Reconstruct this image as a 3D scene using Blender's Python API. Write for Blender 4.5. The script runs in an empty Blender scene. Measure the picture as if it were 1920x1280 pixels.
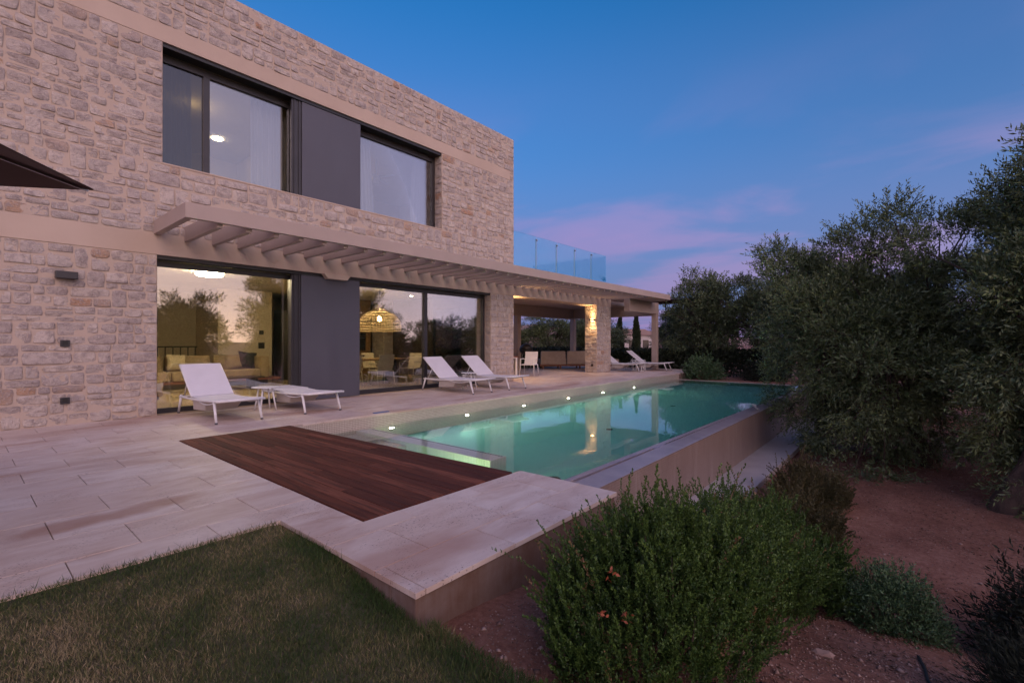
import bpy, bmesh, math, random
import numpy as np
from mathutils import Vector, Matrix, noise as mnoise

R = math.radians
scene = bpy.context.scene
COL = scene.collection
rng = random.Random(11)
nr = np.random.default_rng(11)

# ------------------------------------------------------------------ camera
cam = bpy.data.cameras.new('camera')
cam.sensor_width = 36.0
cam.lens = 36.0 * 890.0 / 1920.0
cam.clip_start = 0.05
cam.clip_end = 6000
camo = bpy.data.objects.new('camera', cam)
COL.objects.link(camo)
TH = math.atan(754.0 / 890.0)
fw = Vector((math.cos(TH), math.sin(TH), 0.0011))
camo.location = (0, 0, 1.3)
camo.rotation_euler = fw.to_track_quat('-Z', 'Y').to_euler()
scene.camera = camo

# ------------------------------------------------------------------ sky
SUN_AZ = R(205)      # clockwise from +Y
SUN_EL = R(1.0)
CLOUD_AT = (0.866, -6.384, 0.0)
world = bpy.data.worlds.new('World')
scene.world = world
world.use_nodes = True
W = world.node_tree
for n in list(W.nodes):
    W.nodes.remove(n)


def wn(t, **kw):
    n = W.nodes.new(t)
    for k, v in kw.items():
        setattr(n, k, v)
    return n


def wmath(op, a, b=None, clamp=False):
    n = wn('ShaderNodeMath', operation=op, use_clamp=clamp)
    for i, q in enumerate((a, b)):
        if q is None:
            continue
        if hasattr(q, 'is_linked'):
            W.links.new(q, n.inputs[i])
        else:
            n.inputs[i].default_value = q
    return n.outputs[0]


def wramp(fac, stops, interp='EASE'):
    n = wn('ShaderNodeValToRGB')
    n.color_ramp.interpolation = interp
    e = n.color_ramp.elements
    while len(e) < len(stops):
        e.new(0.5)
    for q, (p, c) in zip(e, stops):
        q.position = p
        q.color = (c[0], c[1], c[2], 1) if not isinstance(c, (int, float)) else (c, c, c, 1)
    W.links.new(fac, n.inputs[0])
    return n.outputs[0]


def wmix(f, a, b, bt='MIX'):
    n = wn('ShaderNodeMix', data_type='RGBA', blend_type=bt)
    for i, q in ((0, f), (6, a), (7, b)):
        if hasattr(q, 'is_linked'):
            W.links.new(q, n.inputs[i])
        elif isinstance(q, (int, float)):
            n.inputs[i].default_value = q
        else:
            n.inputs[i].default_value = (*q, 1)
    return n.outputs[2]


sky = wn('ShaderNodeTexSky', sky_type='NISHITA', sun_disc=False)
sky.sun_elevation = SUN_EL
sky.sun_rotation = SUN_AZ
sky.air_density = 1.0
sky.dust_density = 1.5
sky.ozone_density = 4.0
tc = wn('ShaderNodeTexCoord')
sep = wn('ShaderNodeSeparateXYZ')
W.links.new(tc.outputs['Generated'], sep.inputs[0])
zup = wmath('MAXIMUM', sep.outputs[2], 0.0)
# towards the sunset: 1, away from it: 0
sx, sy = math.sin(SUN_AZ), math.cos(SUN_AZ)
west = wmath('ADD', wmath('MULTIPLY', sep.outputs[0], sx), wmath('MULTIPLY', sep.outputs[1], sy))
west01 = wmath('ADD', wmath('MULTIPLY', west, 0.5), 0.5, True)
tint = wmix(1.0, sky.outputs[0], (1.45, 3.35, 3.35), 'MULTIPLY')
# high thin cloud, projected on a flat layer so that it streaks with perspective
inv = wmath('DIVIDE', 1.0, wmath('ADD', zup, 0.14))
comb = wn('ShaderNodeCombineXYZ')
W.links.new(wmath('MULTIPLY', sep.outputs[0], inv), comb.inputs[0])
W.links.new(wmath('MULTIPLY', sep.outputs[1], inv), comb.inputs[1])
mp = wn('ShaderNodeMapping')
mp.inputs['Location'].default_value = CLOUD_AT
mp.inputs['Rotation'].default_value = (0, 0, R(38))
mp.inputs['Scale'].default_value = (1.15, 0.75, 1.0)
W.links.new(comb.outputs[0], mp.inputs[0])
nz = wn('ShaderNodeTexNoise')
nz.inputs['Scale'].default_value = 1.0
nz.inputs['Detail'].default_value = 7
nz.inputs['Roughness'].default_value = 0.50
nz.inputs['Distortion'].default_value = 0.4
W.links.new(mp.outputs[0], nz.inputs['Vector'])
veil = wramp(west01, [(0.36, 0.0), (0.72, 0.34)], 'EASE')
cl = wramp(wmath('ADD', nz.outputs[0], veil), [(0.44, 0.0), (0.59, 0.5), (0.76, 1.0)])
hfade = wramp(wmath('SUBTRACT', zup, wmath('MULTIPLY', wmath('MAXIMUM', wmath('SUBTRACT', west01, 0.38), 0.0), 7.0)), [(0.0, 1.0), (0.22, 0.9), (0.36, 0.25), (0.5, 0.0)])
ccol = wramp(west01, [(0.0, (2.3, 1.15, 2.3)), (0.35, (2.7, 1.5, 2.6)), (0.6, (2.9, 2.6, 4.3)), (1.0, (5.4, 4.5, 5.6))], 'LINEAR')
cfac = wmath('MULTIPLY', wmath('MULTIPLY', cl, hfade), 0.72, True)
# mauve belt low in the sky
belt = wramp(zup, [(0.0, 0.85), (0.16, 0.72), (0.40, 0.25), (0.62, 0.0)])
bcol = wramp(west01, [(0.0, (0.80, 0.92, 2.15)), (0.35, (0.90, 1.05, 2.3)), (0.6, (3.0, 2.7, 4.0)), (1.0, (5.0, 4.8, 5.6))], 'LINEAR')
s1 = wmix(belt, tint, bcol)
s2 = wmix(cfac, s1, ccol)
# peach afterglow hugging the sunset horizon
glow = wmath('MULTIPLY', wramp(zup, [(0.0, 1.0), (0.07, 0.6), (0.20, 0.0)]), wramp(west01, [(0.55, 0.0), (0.95, 0.85)]))
s2 = wmix(glow, s2, (13.5, 8.2, 5.4))
bg = wn('ShaderNodeBackground')
bg.inputs[1].default_value = 0.12
W.links.new(s2, bg.inputs[0])
wo = wn('ShaderNodeOutputWorld')
W.links.new(bg.outputs[0], wo.inputs[0])

# afterglow: one soft warm sun low in the west, behind the camera
sun = bpy.data.lights.new('sun', 'SUN')
sun.energy = 0.56
sun.angle = R(40)
sun.color = (1.0, 0.66, 0.56)
suno = bpy.data.objects.new('sun', sun)
COL.objects.link(suno)
el = R(27)
sdir = Vector((math.sin(SUN_AZ) * math.cos(el), math.cos(SUN_AZ) * math.cos(el), math.sin(el)))
suno.rotation_euler = sdir.to_track_quat('Z', 'Y').to_euler()

vs = scene.view_settings
vs.view_transform = 'Standard'
vs.look = 'None'
vs.exposure = 1.0
vs.gamma = 1.0
vs.use_curve_mapping = False
scene.render.engine = 'CYCLES'
cy_ = scene.cycles
cy_.use_denoising = True
cy_.max_bounces = 9
cy_.diffuse_bounces = 3
cy_.glossy_bounces = 4
cy_.transmission_bounces = 6
cy_.transparent_max_bounces = 12
cy_.volume_bounces = 0
cy_.sample_clamp_indirect = 4.0
cy_.caustics_refractive = True
cy_.caustics_reflective = False
cy_.use_adaptive_sampling = True
cy_.adaptive_threshold = 0.02
cy_.blur_glossy = 0.3


# ------------------------------------------------------------------ materials
def newmat(name):
    m = bpy.data.materials.new(name)
    m.use_nodes = True
    return m, m.node_tree, m.node_tree.nodes['Principled BSDF']


def nd(nt, t, **kw):
    n = nt.nodes.new(t)
    for k, v in kw.items():
        setattr(n, k, v)
    return n


def setin(nt, sock, q):
    if hasattr(q, 'is_linked'):
        nt.links.new(q, sock)
    elif isinstance(q, (int, float)):
        sock.default_value = q
    else:
        sock.default_value = (*q, 1) if len(q) == 3 and sock.type == 'RGBA' else q


def nmath(nt, op, a, b=None, clamp=False):
    n = nd(nt, 'ShaderNodeMath', operation=op, use_clamp=clamp)
    setin(nt, n.inputs[0], a)
    if b is not None:
        setin(nt, n.inputs[1], b)
    return n.outputs[0]


def nmix(nt, f, a, b, bt='MIX'):
    n = nd(nt, 'ShaderNodeMix', data_type='RGBA', blend_type=bt)
    setin(nt, n.inputs[0], f)
    setin(nt, n.inputs[6], a)
    setin(nt, n.inputs[7], b)
    return n.outputs[2]


def nramp(nt, f, stops, interp='LINEAR'):
    n = nd(nt, 'ShaderNodeValToRGB')
    n.color_ramp.interpolation = interp
    e = n.color_ramp.elements
    while len(e) < len(stops):
        e.new(0.5)
    for q, (p, c) in zip(e, stops):
        q.position = p
        q.color = (c, c, c, 1) if isinstance(c, (int, float)) else (*c, 1)
    nt.links.new(f, n.inputs[0])
    return n.outputs[0]


def ncoord(nt, kind='Object', scale=(1, 1, 1), rot=(0, 0, 0), loc=(0, 0, 0)):
    if kind == 'World':
        g = nd(nt, 'ShaderNodeNewGeometry')
        o = g.outputs['Position']
    else:
        o = nd(nt, 'ShaderNodeTexCoord').outputs[kind]
    m = nd(nt, 'ShaderNodeMapping')
    m.inputs['Scale'].default_value = scale
    m.inputs['Rotation'].default_value = rot
    m.inputs['Location'].default_value = loc
    nt.links.new(o, m.inputs[0])
    return m.outputs[0]


def nnoise(nt, co, scale, detail=4, rough=0.55, dist=0.0):
    n = nd(nt, 'ShaderNodeTexNoise')
    n.inputs['Scale'].default_value = scale
    n.inputs['Detail'].default_value = detail
    n.inputs['Roughness'].default_value = rough
    n.inputs['Distortion'].default_value = dist
    nt.links.new(co, n.inputs['Vector'])
    return n.outputs[0]


def nattr(nt, name):
    return nd(nt, 'ShaderNodeAttribute', attribute_name=name).outputs['Fac']


def nbump(nt, bsdf, h, strength=0.3, dist=0.01):
    b = nd(nt, 'ShaderNodeBump')
    b.inputs['Strength'].default_value = strength
    b.inputs['Distance'].default_value = dist
    nt.links.new(h, b.inputs['Height'])
    nt.links.new(b.outputs[0], bsdf.inputs['Normal'])


def mat(name, c1, c2=None, rough=0.6, scale=4.0, bump=0.0, bscale=40.0, metal=0.0, spec=0.5,
        stretch=(1, 1, 1), kind='Object', bdist=0.01, contrast=(0.35, 0.65)):
    m, nt, b = newmat(name)
    b.inputs['Roughness'].default_value = rough
    b.inputs['Metallic'].default_value = metal
    b.inputs['Specular IOR Level'].default_value = spec
    co = ncoord(nt, kind, stretch)
    if c2 is None:
        c2 = tuple(x * 0.82 for x in c1)
    n = nnoise(nt, co, scale, 5, 0.6)
    setin(nt, b.inputs['Base Color'], nramp(nt, n, [(contrast[0], c1), (contrast[1], c2)]))
    if bump:
        nbump(nt, b, nnoise(nt, co, bscale, 4, 0.6), bump, bdist)
    return m


def emit(name, col, strength):
    m, nt, b = newmat(name)
    b.inputs['Base Color'].default_value = (0.9, 0.9, 0.9, 1)
    b.inputs['Emission Color'].default_value = (*col, 1)
    b.inputs['Emission Strength'].default_value = strength
    return m


M = {}

# field stone: tone per stone, pale mortar smeared over the rim
m, nt, b = newmat('field_stone')
co = ncoord(nt, 'World')
r_ = nattr(nt, 'rnd')
ctr = nattr(nt, 'ctr')
n1 = nnoise(nt, co, 9.0, 6, 0.62, 0.3)
n2 = nnoise(nt, co, 38.0, 5, 0.7)
n3 = nnoise(nt, co, 3.2, 3, 0.5)
tone = nramp(nt, r_, [(0.0, (0.42, 0.36, 0.34)), (0.3, (0.51, 0.44, 0.405)), (0.6, (0.60, 0.515, 0.46)),
                      (0.93, (0.42, 0.36, 0.34)), (0.97, (0.46, 0.30, 0.20)), (1.0, (0.40, 0.20, 0.10))])
dark = nmix(nt, nramp(nt, nmath(nt, 'ADD', nmath(nt, 'MULTIPLY', n1, 0.7), nmath(nt, 'MULTIPLY', n2, 0.3)),
                      [(0.45, 0.0), (0.60, 0.9)]), tone, (0.28, 0.235, 0.232))
light = nmix(nt, nramp(nt, n2, [(0.52, 0.0), (0.68, 0.7)]), dark, (0.64, 0.55, 0.49))
mort = nmix(nt, n3, (0.51, 0.41, 0.34), (0.44, 0.345, 0.28))
edge = nramp(nt, nmath(nt, 'ADD', ctr, nmath(nt, 'MULTIPLY', nmath(nt, 'SUBTRACT', n1, 0.5), 1.5)),
             [(0.12, 0.0), (0.55, 0.85)])
setin(nt, b.inputs['Base Color'], nmix(nt, edge, mort, light))
b.inputs['Roughness'].default_value = 0.9
nbump(nt, b, nmath(nt, 'ADD', n1, nmath(nt, 'MULTIPLY', n2, 0.8)), 1.0, 0.03)
M['stone'] = m
m, nt, b = newmat('mortar')
co = ncoord(nt, 'World')
n2 = nnoise(nt, co, 45.0, 5, 0.7)
setin(nt, b.inputs['Base Color'], nmix(nt, nnoise(nt, co, 2.5, 4), (0.51, 0.41, 0.34), (0.44, 0.345, 0.28)))
b.inputs['Roughness'].default_value = 0.95
nbump(nt, b, n2, 0.5, 0.006)
M['mortar'] = m

M['plaster'] = mat('beige_plaster', (0.51, 0.40, 0.325), (0.46, 0.355, 0.285), 0.85, 0.9, 0.15, 60, kind='World')
M['pergola'] = mat('taupe_paint', (0.42, 0.325, 0.285), (0.38, 0.295, 0.255), 0.6, 1.2, 0.05, 80, kind='World')
M['panel'] = mat('anthracite_panel', (0.082, 0.082, 0.104), (0.075, 0.075, 0.095), 0.45, 0.6)
_nt = M['panel'].node_tree
_b = _nt.nodes['Principled BSDF']
_n = nnoise(_nt, ncoord(_nt, 'World', (1.5, 1, 0.35)), 2.2, 6, 0.6)
setin(_nt, _b.inputs['Roughness'], nramp(_nt, _n, [(0.3, 0.34), (0.7, 0.56)]))
M['frame'] = mat('dark_aluminium', (0.055, 0.052, 0.056), (0.045, 0.043, 0.046), 0.4, 2.0, metal=0.4)
M['black'] = mat('black_lacquer', (0.012, 0.012, 0.012), (0.018, 0.016, 0.015), 0.4)
M['white'] = mat('white_aluminium', (0.74, 0.73, 0.74), (0.68, 0.67, 0.68), 0.4, 3.0)
M['rubber'] = mat('grey_rubber', (0.10, 0.10, 0.11), None, 0.8)
M['room'] = mat('warm_white_wall', (0.60, 0.50, 0.36), (0.55, 0.46, 0.33), 0.9, 0.7, kind='World')
M['ceil'] = mat('ceiling_paint', (0.68, 0.62, 0.50), None, 0.9, 0.5, kind='World')
M['inwood'] = mat('oak_panel', (0.30, 0.18, 0.08), (0.22, 0.12, 0.05), 0.5, 6.0, stretch=(6, 6, 0.6), kind='World')
M['darkwall'] = mat('dark_wood_wall', (0.06, 0.042, 0.03), (0.045, 0.03, 0.02), 0.5, 6.0, stretch=(6, 6, 0.6), kind='World')
M['infloor'] = mat('polished_floor', (0.46, 0.36, 0.25), (0.38, 0.29, 0.20), 0.22, 1.4, kind='World')
M['sofa'] = mat('sand_fabric', (0.40, 0.30, 0.19), (0.34, 0.25, 0.155), 0.95, 5, 0.3, 300)
M['sofa2'] = mat('greige_fabric', (0.42, 0.335, 0.28), (0.37, 0.29, 0.24), 0.95, 5, 0.3, 300)
M['cushion_dark'] = mat('charcoal_fabric', (0.035, 0.035, 0.038), None, 0.95, 5, 0.3, 300)
M['teak'] = mat('teak', (0.24, 0.085, 0.04), (0.16, 0.055, 0.025), 0.5, 8, stretch=(1, 8, 8))
M['wicker'] = mat('wicker', (0.62, 0.50, 0.34), (0.48, 0.36, 0.22), 0.8, 18, 0.5, 90)
M['canopy'] = mat('brown_canvas', (0.15, 0.088, 0.072), (0.13, 0.076, 0.062), 0.9, 2.0, 0.15, 200)
M['steel'] = mat('brushed_steel', (0.35, 0.34, 0.34), None, 0.3, 3, metal=0.9)
M['bark'] = mat('olive_bark', (0.10, 0.065, 0.05), (0.04, 0.027, 0.022), 0.95, 9, 0.8, 22, stretch=(1, 1, 0.35), bdist=0.03)
M['hose'] = mat('black_hose', (0.02, 0.017, 0.017), None, 0.6)
M['rock'] = mat('pale_rock', (0.33, 0.22, 0.18), (0.22, 0.13, 0.10), 0.9, 10, 0.6, 30)
M['plasterwall'] = None

# retaining wall plaster, stained by red earth
m, nt, b = newmat('earth_stained_plaster')
co = ncoord(nt, 'World')
sp = nd(nt, 'ShaderNodeSeparateXYZ')
nt.links.new(co, sp.inputs[0])
n1 = nnoise(nt, co, 3.0, 6, 0.65, 0.4)
n2 = nnoise(nt, ncoord(nt, 'World', (5, 5, 0.6)), 3.0, 5, 0.6)
st = nramp(nt, nmath(nt, 'ADD', nmath(nt, 'MULTIPLY', n1, 0.6), nmath(nt, 'MULTIPLY', n2, 0.4)),
           [(0.36, (0.20, 0.145, 0.125)), (0.52, (0.155, 0.095, 0.072)), (0.68, (0.12, 0.058, 0.036))])
setin(nt, b.inputs['Base Color'], st)
b.inputs['Roughness'].default_value = 0.9
nbump(nt, b, nnoise(nt, co, 45, 5, 0.7), 0.5, 0.006)
M['retain'] = m

# travertine paving
m, nt, b = newmat('travertine')
r_ = nattr(nt, 'rnd')
cw = ncoord(nt, 'World')
off = nd(nt, 'ShaderNodeVectorMath', operation='ADD')
cmb = nd(nt, 'ShaderNodeCombineXYZ')
nt.links.new(nmath(nt, 'MULTIPLY', r_, 37.0), cmb.inputs[2])
nt.links.new(cw, off.inputs[0])
nt.links.new(cmb.outputs[0], off.inputs[1])
mpp = nd(nt, 'ShaderNodeMapping')
mpp.inputs['Scale'].default_value = (1.0, 2.3, 1.0)
nt.links.new(off.outputs[0], mpp.inputs[0])
v1 = nnoise(nt, mpp.outputs[0], 2.4, 6, 0.62, 0.6)
v2 = nnoise(nt, mpp.outputs[0], 11.0, 5, 0.7, 0.2)
base = nramp(nt, v1, [(0.30, (0.69, 0.59, 0.53)), (0.46, (0.63, 0.525, 0.465)), (0.60, (0.56, 0.435, 0.37)), (0.76, (0.44, 0.30, 0.235))])
hs = nmix(nt, nmath(nt, 'MULTIPLY', r_, 0.50), base, (0.54, 0.405, 0.335))
stain = nnoise(nt, ncoord(nt, 'World', (0.55, 1.5, 1), (0, 0, R(-8)), (0.4, 0.35, 0)), 0.85, 4, 0.5, 0.3)
hs = nmix(nt, nramp(nt, stain, [(0.52, 0.0), (0.66, 0.70)]), hs, (0.38, 0.22, 0.165))
sxy = nd(nt, 'ShaderNodeSeparateXYZ')
nt.links.new(cw, sxy.inputs[0])
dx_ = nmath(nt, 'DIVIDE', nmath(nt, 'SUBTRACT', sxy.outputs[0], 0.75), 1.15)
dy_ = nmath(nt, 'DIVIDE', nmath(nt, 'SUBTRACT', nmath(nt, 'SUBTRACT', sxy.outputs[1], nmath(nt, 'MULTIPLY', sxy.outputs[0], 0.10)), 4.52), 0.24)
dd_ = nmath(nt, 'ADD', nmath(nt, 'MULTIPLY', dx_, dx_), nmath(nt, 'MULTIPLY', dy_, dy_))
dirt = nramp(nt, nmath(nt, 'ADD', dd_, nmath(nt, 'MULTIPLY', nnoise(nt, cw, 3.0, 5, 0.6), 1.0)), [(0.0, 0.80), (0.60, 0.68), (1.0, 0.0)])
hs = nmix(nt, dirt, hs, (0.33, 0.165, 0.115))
pits = nmath(nt, 'MULTIPLY', nramp(nt, nnoise(nt, mpp.outputs[0], 48.0, 3, 0.6), [(0.60, 0.0), (0.66, 1.0)]),
             nramp(nt, nnoise(nt, cw, 2.1, 3, 0.5), [(0.47, 0.0), (0.60, 1.0)]))
hs = nmix(nt, nmath(nt, 'MULTIPLY', pits, 0.85), hs, (0.11, 0.062, 0.05))
setin(nt, b.inputs['Base Color'], hs)
setin(nt, b.inputs['Roughness'], nramp(nt, v2, [(0.3, 0.46), (0.7, 0.64)]))
nbump(nt, b, nmath(nt, 'SUBTRACT', nmath(nt, 'MULTIPLY', v2, 0.25), pits), 0.3, 0.006)
M['travertine'] = m
M['grout'] = mat('grout', (0.16, 0.11, 0.095), (0.22, 0.155, 0.13), 0.95, 6, kind='World')

# deck boards
m, nt, b = newmat('deck_wood')
r_ = nattr(nt, 'rnd')
cw = ncoord(nt, 'World', (14, 1.0, 1))
off = nd(nt, 'ShaderNodeVectorMath', operation='ADD')
cmb = nd(nt, 'ShaderNodeCombineXYZ')
nt.links.new(nmath(nt, 'MULTIPLY', r_, 53.0), cmb.inputs[1])
nt.links.new(cw, off.inputs[0])
nt.links.new(cmb.outputs[0], off.inputs[1])
g1 = nnoise(nt, off.outputs[0], 1.6, 6, 0.65, 0.4)
g2 = nnoise(nt, off.outputs[0], 6.0, 5, 0.7)
tone = nramp(nt, r_, [(0.0, (0.075, 0.020, 0.012)), (0.5, (0.125, 0.035, 0.019)), (1.0, (0.20, 0.066, 0.038))])
cc = nmix(nt, nramp(nt, g1, [(0.42, 0.0), (0.62, 0.75)]), tone, (0.045, 0.014, 0.010))
cc = nmix(nt, nramp(nt, g2, [(0.58, 0.0), (0.74, 0.5)]), cc, (0.27, 0.13, 0.09))
setin(nt, b.inputs['Base Color'], cc)
b.inputs['Roughness'].default_value = 0.75
b.inputs['Specular IOR Level'].default_value = 0.25
nbump(nt, b, g2, 0.35, 0.003)
M['deck'] = m


# glass mosaic, 25 mm tiles with pale joints
def mosaic(name, ca, cb, joint, plane):
    m, nt, b = newmat(name)
    rot = {'XZ': (R(90), 0, 0), 'YZ': (R(90), 0, R(90)), 'XY': (0, 0, 0)}[plane]
    cw = nd(nt, 'ShaderNodeNewGeometry').outputs['Position']
    mp1 = nd(nt, 'ShaderNodeVectorRotate', rotation_type='EULER_XYZ', invert=True)
    mp1.inputs['Rotation'].default_value = rot
    nt.links.new(cw, mp1.inputs['Vector'])
    br = nd(nt, 'ShaderNodeTexBrick')
    br.offset = 0.0
    br.inputs['Scale'].default_value = 1.0
    br.inputs['Brick Width'].default_value = 0.03
    br.inputs['Row Height'].default_value = 0.03
    br.inputs['Mortar Size'].default_value = 0.003
    br.inputs['Mortar Smooth'].default_value = 0.2
    br.inputs['Bias'].default_value = 0.0
    br.inputs['Color1'].default_value = (*ca, 1)
    br.inputs['Color2'].default_value = (*cb, 1)
    br.inputs['Mortar'].default_value = (*joint, 1)
    nt.links.new(mp1.outputs[0], br.inputs['Vector'])
    big = nnoise(nt, ncoord(nt, 'World'), 1.7, 3, 0.5)
    setin(nt, b.inputs['Base Color'], nmix(nt, nmath(nt, 'MULTIPLY', big, 0.35), br.outputs[0], tuple(x * 0.7 for x in ca)))
    if name == 'mosaic_weir':
        streak = nnoise(nt, ncoord(nt, 'World', (3.2, 3.2, 0.35)), 2.0, 6, 0.65)
        base_ = b.inputs['Base Color'].links[0].from_socket
        dk = nmix(nt, nramp(nt, streak, [(0.48, 0.0), (0.66, 0.55)]), base_, (0.20, 0.14, 0.12))
        setin(nt, b.inputs['Base Color'], nmix(nt, nramp(nt, streak, [(0.28, 0.5), (0.42, 0.0)]), dk, (0.46, 0.40, 0.38)))
    b.inputs['Roughness'].default_value = 0.3
    nbump(nt, b, nmath(nt, 'SUBTRACT', 1.0, br.outputs[1]), 0.4, 0.003)
    return m


M['mosXZ'] = mosaic('mosaic_front', (0.60, 0.52, 0.45), (0.52, 0.44, 0.375), (0.24, 0.18, 0.15), 'XZ')
M['mosYZ'] = mosaic('mosaic_side', (0.50, 0.43, 0.36), (0.44, 0.37, 0.31), (0.22, 0.17, 0.14), 'YZ')
M['mosXY'] = mosaic('mosaic_flat', (0.80, 0.80, 0.74), (0.74, 0.74, 0.68), (0.45, 0.42, 0.38), 'XY')
M['mosweir'] = mosaic('mosaic_weir', (0.36, 0.265, 0.23), (0.30, 0.22, 0.19), (0.20, 0.145, 0.125), 'XZ')
M['crest'] = mat('wet_crest', (0.30, 0.235, 0.225), (0.25, 0.19, 0.185), 0.25, 3, kind='World')
M['ledge'] = mat('pale_ledge', (0.42, 0.38, 0.38), (0.36, 0.32, 0.32), 0.7, 2, 0.2, 50, kind='World')

# water
m, nt, b = newmat('water')
nt.nodes.remove(b)
out = nt.nodes['Material Output']
gl = nd(nt, 'ShaderNodeBsdfGlass')
gl.inputs['IOR'].default_value = 1.33
gl.inputs['Roughness'].default_value = 0.0
bp = nd(nt, 'ShaderNodeBump')
bp.inputs['Strength'].default_value = 0.022
bp.inputs['Distance'].default_value = 0.05
nt.links.new(nnoise(nt, ncoord(nt, 'World', (1.2, 2.0, 1)), 2.2, 3, 0.5, 0.3), bp.inputs['Height'])
nt.links.new(bp.outputs[0], gl.inputs['Normal'])
nt.links.new(gl.outputs[0], out.inputs['Surface'])
va = nd(nt, 'ShaderNodeVolumeAbsorption')
va.inputs['Color'].default_value = (0.08, 0.83, 0.82, 1)
va.inputs['Density'].default_value = 0.45
nt.links.new(va.outputs[0], out.inputs['Volume'])
M['water'] = m


def glass(name, base, tint, ior=1.5, gain=1.0):
    m, nt, b = newmat(name)
    nt.nodes.remove(b)
    out = nt.nodes['Material Output']
    tr = nd(nt, 'ShaderNodeBsdfTransparent')
    tr.inputs[0].default_value = (*tint, 1)
    g = nd(nt, 'ShaderNodeBsdfGlossy')
    g.inputs['Roughness'].default_value = 0.0
    g.inputs['Color'].default_value = (0.95, 0.97, 1.0, 1)
    lw = nd(nt, 'ShaderNodeLayerWeight')
    lw.inputs['Blend'].default_value = 0.35
    f = nmath(nt, 'ADD', base, nmath(nt, 'MULTIPLY', lw.outputs['Fresnel'], gain), True)
    mx = nd(nt, 'ShaderNodeMixShader')
    nt.links.new(f, mx.inputs[0])
    nt.links.new(tr.outputs[0], mx.inputs[1])
    nt.links.new(g.outputs[0], mx.inputs[2])
    nt.links.new(mx.outputs[0], out.inputs['Surface'])
    return m


M['glass'] = glass('window_glass', 0.17, (0.84, 0.86, 0.84), gain=0.62)
M['glassup'] = glass('upper_window_glass', 0.15, (0.80, 0.82, 0.82), gain=0.65)
M['glassdark'] = glass('screened_glass', 0.06, (0.42, 0.43, 0.45), gain=0.4)
M['rail_glass'] = glass('balustrade_glass', 0.02, (0.66, 0.88, 0.93), gain=0.28)
m, nt, b = newmat('sheer_curtain')
b.inputs['Base Color'].default_value = (0.66, 0.65, 0.66, 1)
b.inputs['Roughness'].default_value = 0.9
b.inputs['Transmission Weight'].default_value = 0.0
b.inputs['Alpha'].default_value = 0.86
M['curtain'] = m


def leafmat(name, ca, cb, back, rough=0.5, dead=None):
    m, nt, b = newmat(name)
    r_ = nattr(nt, 'rnd')
    g = nd(nt, 'ShaderNodeNewGeometry')
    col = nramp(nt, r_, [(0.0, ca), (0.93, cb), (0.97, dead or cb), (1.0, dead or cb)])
    setin(nt, b.inputs['Base Color'], nmix(nt, g.outputs['Backfacing'], col, back))
    b.inputs['Roughness'].default_value = rough
    b.inputs['Specular IOR Level'].default_value = 0.35
    return m


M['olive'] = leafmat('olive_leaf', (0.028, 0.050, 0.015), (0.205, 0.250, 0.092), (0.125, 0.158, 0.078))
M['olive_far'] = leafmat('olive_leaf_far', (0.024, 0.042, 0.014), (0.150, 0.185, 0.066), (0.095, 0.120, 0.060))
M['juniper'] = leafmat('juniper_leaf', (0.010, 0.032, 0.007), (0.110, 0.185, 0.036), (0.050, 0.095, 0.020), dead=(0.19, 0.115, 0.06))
M['juniper_dry'] = leafmat('dry_juniper_leaf', (0.035, 0.045, 0.014), (0.110, 0.080, 0.034), (0.07, 0.06, 0.025))
M['cypress'] = leafmat('cypress_leaf', (0.016, 0.026, 0.013), (0.032, 0.046, 0.020), (0.024, 0.036, 0.016))
M['shrub'] = leafmat('shrub_leaf', (0.022, 0.055, 0.018), (0.085, 0.150, 0.060), (0.07, 0.12, 0.055))
M['darkshrub'] = leafmat('dark_shrub_leaf', (0.008, 0.013, 0.008), (0.022, 0.028, 0.014), (0.016, 0.020, 0.012), 0.8)
M['hedge'] = leafmat('hedge_leaf', (0.012, 0.020, 0.010), (0.030, 0.042, 0.020), (0.02, 0.03, 0.015))
M['orange_leaf'] = mat('orange_leaf', (0.30, 0.075, 0.03), (0.20, 0.05, 0.02), 0.7, 20)
m, nt, b = newmat('grass_blade')
r_ = nattr(nt, 'rnd')
setin(nt, b.inputs['Base Color'], nramp(nt, r_, [(0.0, (0.034, 0.066, 0.018)), (0.45, (0.085, 0.105, 0.034)), (0.68, (0.19, 0.165, 0.075)), (1.0, (0.36, 0.28, 0.165))]))
b.inputs['Roughness'].default_value = 0.7
b.inputs['Specular IOR Level'].default_value = 0.2
M['grass'] = m
M['lawnsoil'] = mat('lawn_thatch', (0.070, 0.062, 0.032), (0.12, 0.095, 0.05), 0.95, 14, 0.6, 60, kind='World')
m, nt, b = newmat('red_soil')
co = ncoord(nt, 'World')
n1 = nnoise(nt, co, 1.3, 6, 0.65)
n2 = nnoise(nt, co, 22, 6, 0.75)
n3 = nnoise(nt, co, 120, 3, 0.6)
cc = nramp(nt, nmath(nt, 'ADD', nmath(nt, 'MULTIPLY', n1, 0.5), nmath(nt, 'MULTIPLY', n2, 0.5)),
           [(0.36, (0.125, 0.046, 0.028)), (0.5, (0.235, 0.100, 0.064)), (0.64, (0.36, 0.185, 0.135))])
cc = nmix(nt, nramp(nt, n3, [(0.62, 0.0), (0.7, 0.6)]), cc, (0.33, 0.22, 0.18))
setin(nt, b.inputs['Base Color'], cc)
b.inputs['Roughness'].default_value = 0.95
nbump(nt, b, nmath(nt, 'ADD', n2, nmath(nt, 'MULTIPLY', n3, 0.4)), 0.9, 0.03)
M['soil'] = m
M['debris'] = leafmat('fallen_leaf', (0.03, 0.018, 0.012), (0.16, 0.085, 0.05), (0.08, 0.05, 0.035), 0.9)
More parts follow.
